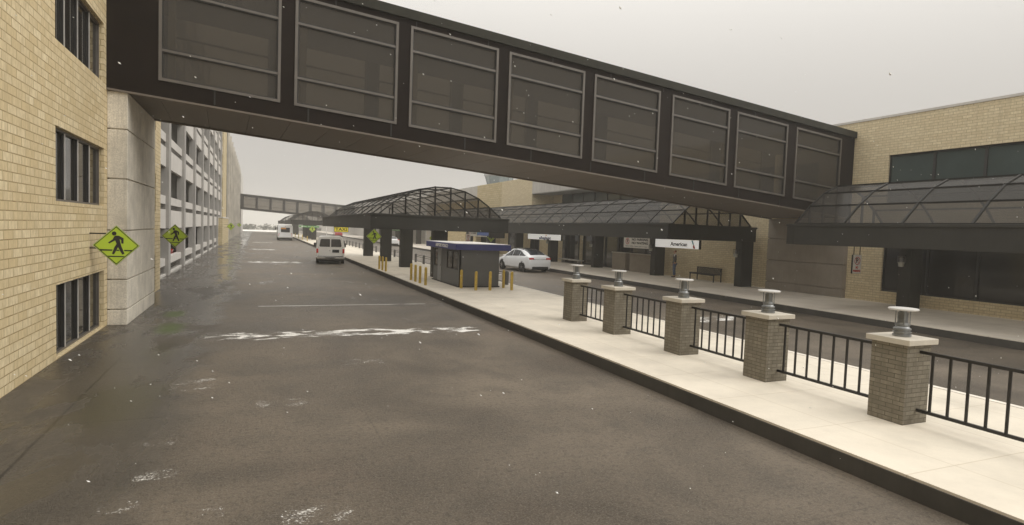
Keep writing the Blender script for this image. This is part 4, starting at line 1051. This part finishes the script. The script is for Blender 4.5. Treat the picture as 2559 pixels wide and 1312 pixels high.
# ================================================================ FAR VEGETATION
b = MB(); r2 = random.Random(3)
for k in range(90):
    x = -40 + r2.random() * 95; y = 262 + r2.random() * 20; hgt = (1.2 + r2.random() * 1.6) * (1 if x < 4 else .75)
    for q in range(70 if x < 9 else 36):
        u = r2.random(); c = Vector((x + r2.gauss(0, 1.3), y + r2.gauss(0, .6), hgt * u * (.5 + .5 * r2.random()))); s = .22 + r2.random() * .4
        a = Vector((r2.gauss(0, 1), r2.gauss(0, 1), r2.gauss(0, 1))).normalized() * s; d = a.orthogonal().normalized() * s * .8
        b.add([c - a, c + d, c + a, c - d], [(0, 1, 2, 3)])
    b.tube((x, y, -.12), (x + .1, y, hgt * .8), .07, .03, 5)
struct(b.build('distant_hedge', M['leaf'], recalc=False), 'stuff')
tag(bpy.data.objects['distant_hedge'], 'grey hazy scrub along the horizon beyond the snowy field', 'scrub')

# ================================================================ SNOW IN THE AIR
b = MB(); r3 = random.Random(11)
while len(b.f) < 8 * 560:
    d = 2.2 + 26 * r3.random() ** .8; lat = (r3.random() * 2 - 1) * d * .95; up_ = (r3.random() * 2 - 1) * d * .48
    fw = Vector((.3943, .919, -.0515)); rt = Vector((.919, -.394, 0))
    p = Vector((0, 0, 2.8)) + fw * d + rt * lat + Vector((0, 0, up_))
    if p.z < .3 or p.x < -3.3 or p.x > 25: continue
    if 17.9 < p.y < 24.5 and p.z > 3.2: continue
    if 8.2 < p.x < 10.7 and 24.7 < p.y < 30 and p.z < 2.4: continue
    s = (.0042 + .0065 * r3.random() ** 2) * (.8 + .06 * d); ax = Vector((.8 * s, .2 * s, -.55 * s)) * 1.2; q = Vector((0, s * .6, s * .25)); w = ax.cross(q).normalized() * s * .5
    q = w.cross(ax).normalized() * s * .5
    b.add([p + ax, p + q, p + w, p - q, p - w, p - ax], [(0, 1, 2), (0, 2, 3), (0, 3, 4), (0, 4, 1), (5, 2, 1), (5, 3, 2), (5, 4, 3), (5, 1, 4)])
m, nt, out = nt_new('snowflake'); bs = bsdf(nt, out, Base_Color=(.95, .95, .95, 1), Roughness=.6); bs.inputs['Subsurface Weight'].default_value = 0
sf = struct(b.build('snowflakes', m, recalc=True), 'stuff'); tag(sf, 'scattered white snowflakes falling through the air', 'snow')

# ================================================================ AIR
HAZE = .0014
hz = MB().box(-920, 920, -320, 1520, -1.2, 24).build('haze', None)
m, nt, out = nt_new('haze_air')
v = N(nt, 'VolumePrincipled', {'Color': (.95, .935, .90, 1), 'Density': HAZE, 'Anisotropy': .2}); nt.links.new(v.outputs[0], out.inputs['Volume'])
hz.data.materials.append(m); struct(hz, 'stuff'); tag(hz, 'pale even winter haze filling the air', 'haze')

# ================================================================ LIGHT
SUN_EL, SUN_AZ = math.radians(42), math.radians(122)   # azimuth clockwise from +Y
w = bpy.data.worlds.new('World'); S.world = w; w.use_nodes = True; nt = w.node_tree; nt.nodes.clear()
out = nt.nodes.new('ShaderNodeOutputWorld')
sky = N(nt, 'TexSky', sky_type='NISHITA'); sky.sun_disc = False; sky.sun_elevation = SUN_EL; sky.sun_rotation = SUN_AZ
sky.air_density = 1.0; sky.dust_density = 2; sky.ozone_density = 1
tc = N(nt, 'TexCoord').outputs['Generated']; sz = N(nt, 'SeparateXYZ', {0: tc}).outputs[2]
e = N(nt, 'MapRange', {'Value': sz, 'From Min': .12, 'From Max': .72}, interpolation_type='SMOOTHSTEP').outputs[0]
cl = N(nt, 'TexNoise', {'Vector': tc, 'Scale': 1.6, 'Detail': 4., 'Roughness': .5}).outputs['Fac']
ov = mix(nt, e, (.60, .57, .53), (1.6, 1.55, 1.46))
ov = mix(nt, mathn(nt, 'MULTIPLY', ramp(nt, cl, .35, .7), .06), ov, (.5, .48, .45))
bg1 = N(nt, 'Background', {'Color': sky.outputs[0], 'Strength': .05}); bg2 = N(nt, 'Background', {'Color': ov, 'Strength': 1.0})
mx = N(nt, 'MixShader', {0: .97, 1: bg1.outputs[0], 2: bg2.outputs[0]}); nt.links.new(mx.outputs[0], out.inputs[0])
sl = bpy.data.lights.new('sun', 'SUN'); sl.energy = 1.4; sl.angle = math.radians(40); sl.color = (1, .96, .89)
so = bpy.data.objects.new('sun', sl); COL.objects.link(so)
d = Vector((math.sin(SUN_AZ) * math.cos(SUN_EL), math.cos(SUN_AZ) * math.cos(SUN_EL), math.sin(SUN_EL)))
so.rotation_euler = (-d).to_track_quat('-Z', 'Y').to_euler(); so.location = (40, -20, 60)

# ================================================================ CAMERA
yaw, pit, rol = .405322531, .0515521572, -.0354536347
fwd = Vector((math.sin(yaw) * math.cos(pit), math.cos(yaw) * math.cos(pit), -math.sin(pit)))
right = Vector((math.cos(yaw), -math.sin(yaw), 0)); down = fwd.cross(right)
rr_ = right * math.cos(rol) + down * math.sin(rol); dd_ = -right * math.sin(rol) + down * math.cos(rol)
cam = bpy.data.cameras.new('camera'); co = bpy.data.objects.new('camera', cam); COL.objects.link(co)
co.matrix_world = Matrix(((rr_.x, -dd_.x, -fwd.x, 0), (rr_.y, -dd_.y, -fwd.y, 0), (rr_.z, -dd_.z, -fwd.z, 2.8), (0, 0, 0, 1)))
cam.sensor_width = 36; cam.lens = 36 * 1495 / 2559; cam.clip_start = .05; cam.clip_end = 5000
S.camera = co

S.render.engine = 'CYCLES'
S.view_settings.view_transform = 'Standard'; S.view_settings.look = 'None'; S.view_settings.exposure = 0; S.view_settings.gamma = 1
cy = S.cycles
cy.use_denoising = True; cy.max_bounces = 8; cy.diffuse_bounces = 3; cy.glossy_bounces = 3; cy.transmission_bounces = 4
cy.transparent_max_bounces = 24; cy.volume_bounces = 1; cy.sample_clamp_indirect = 4
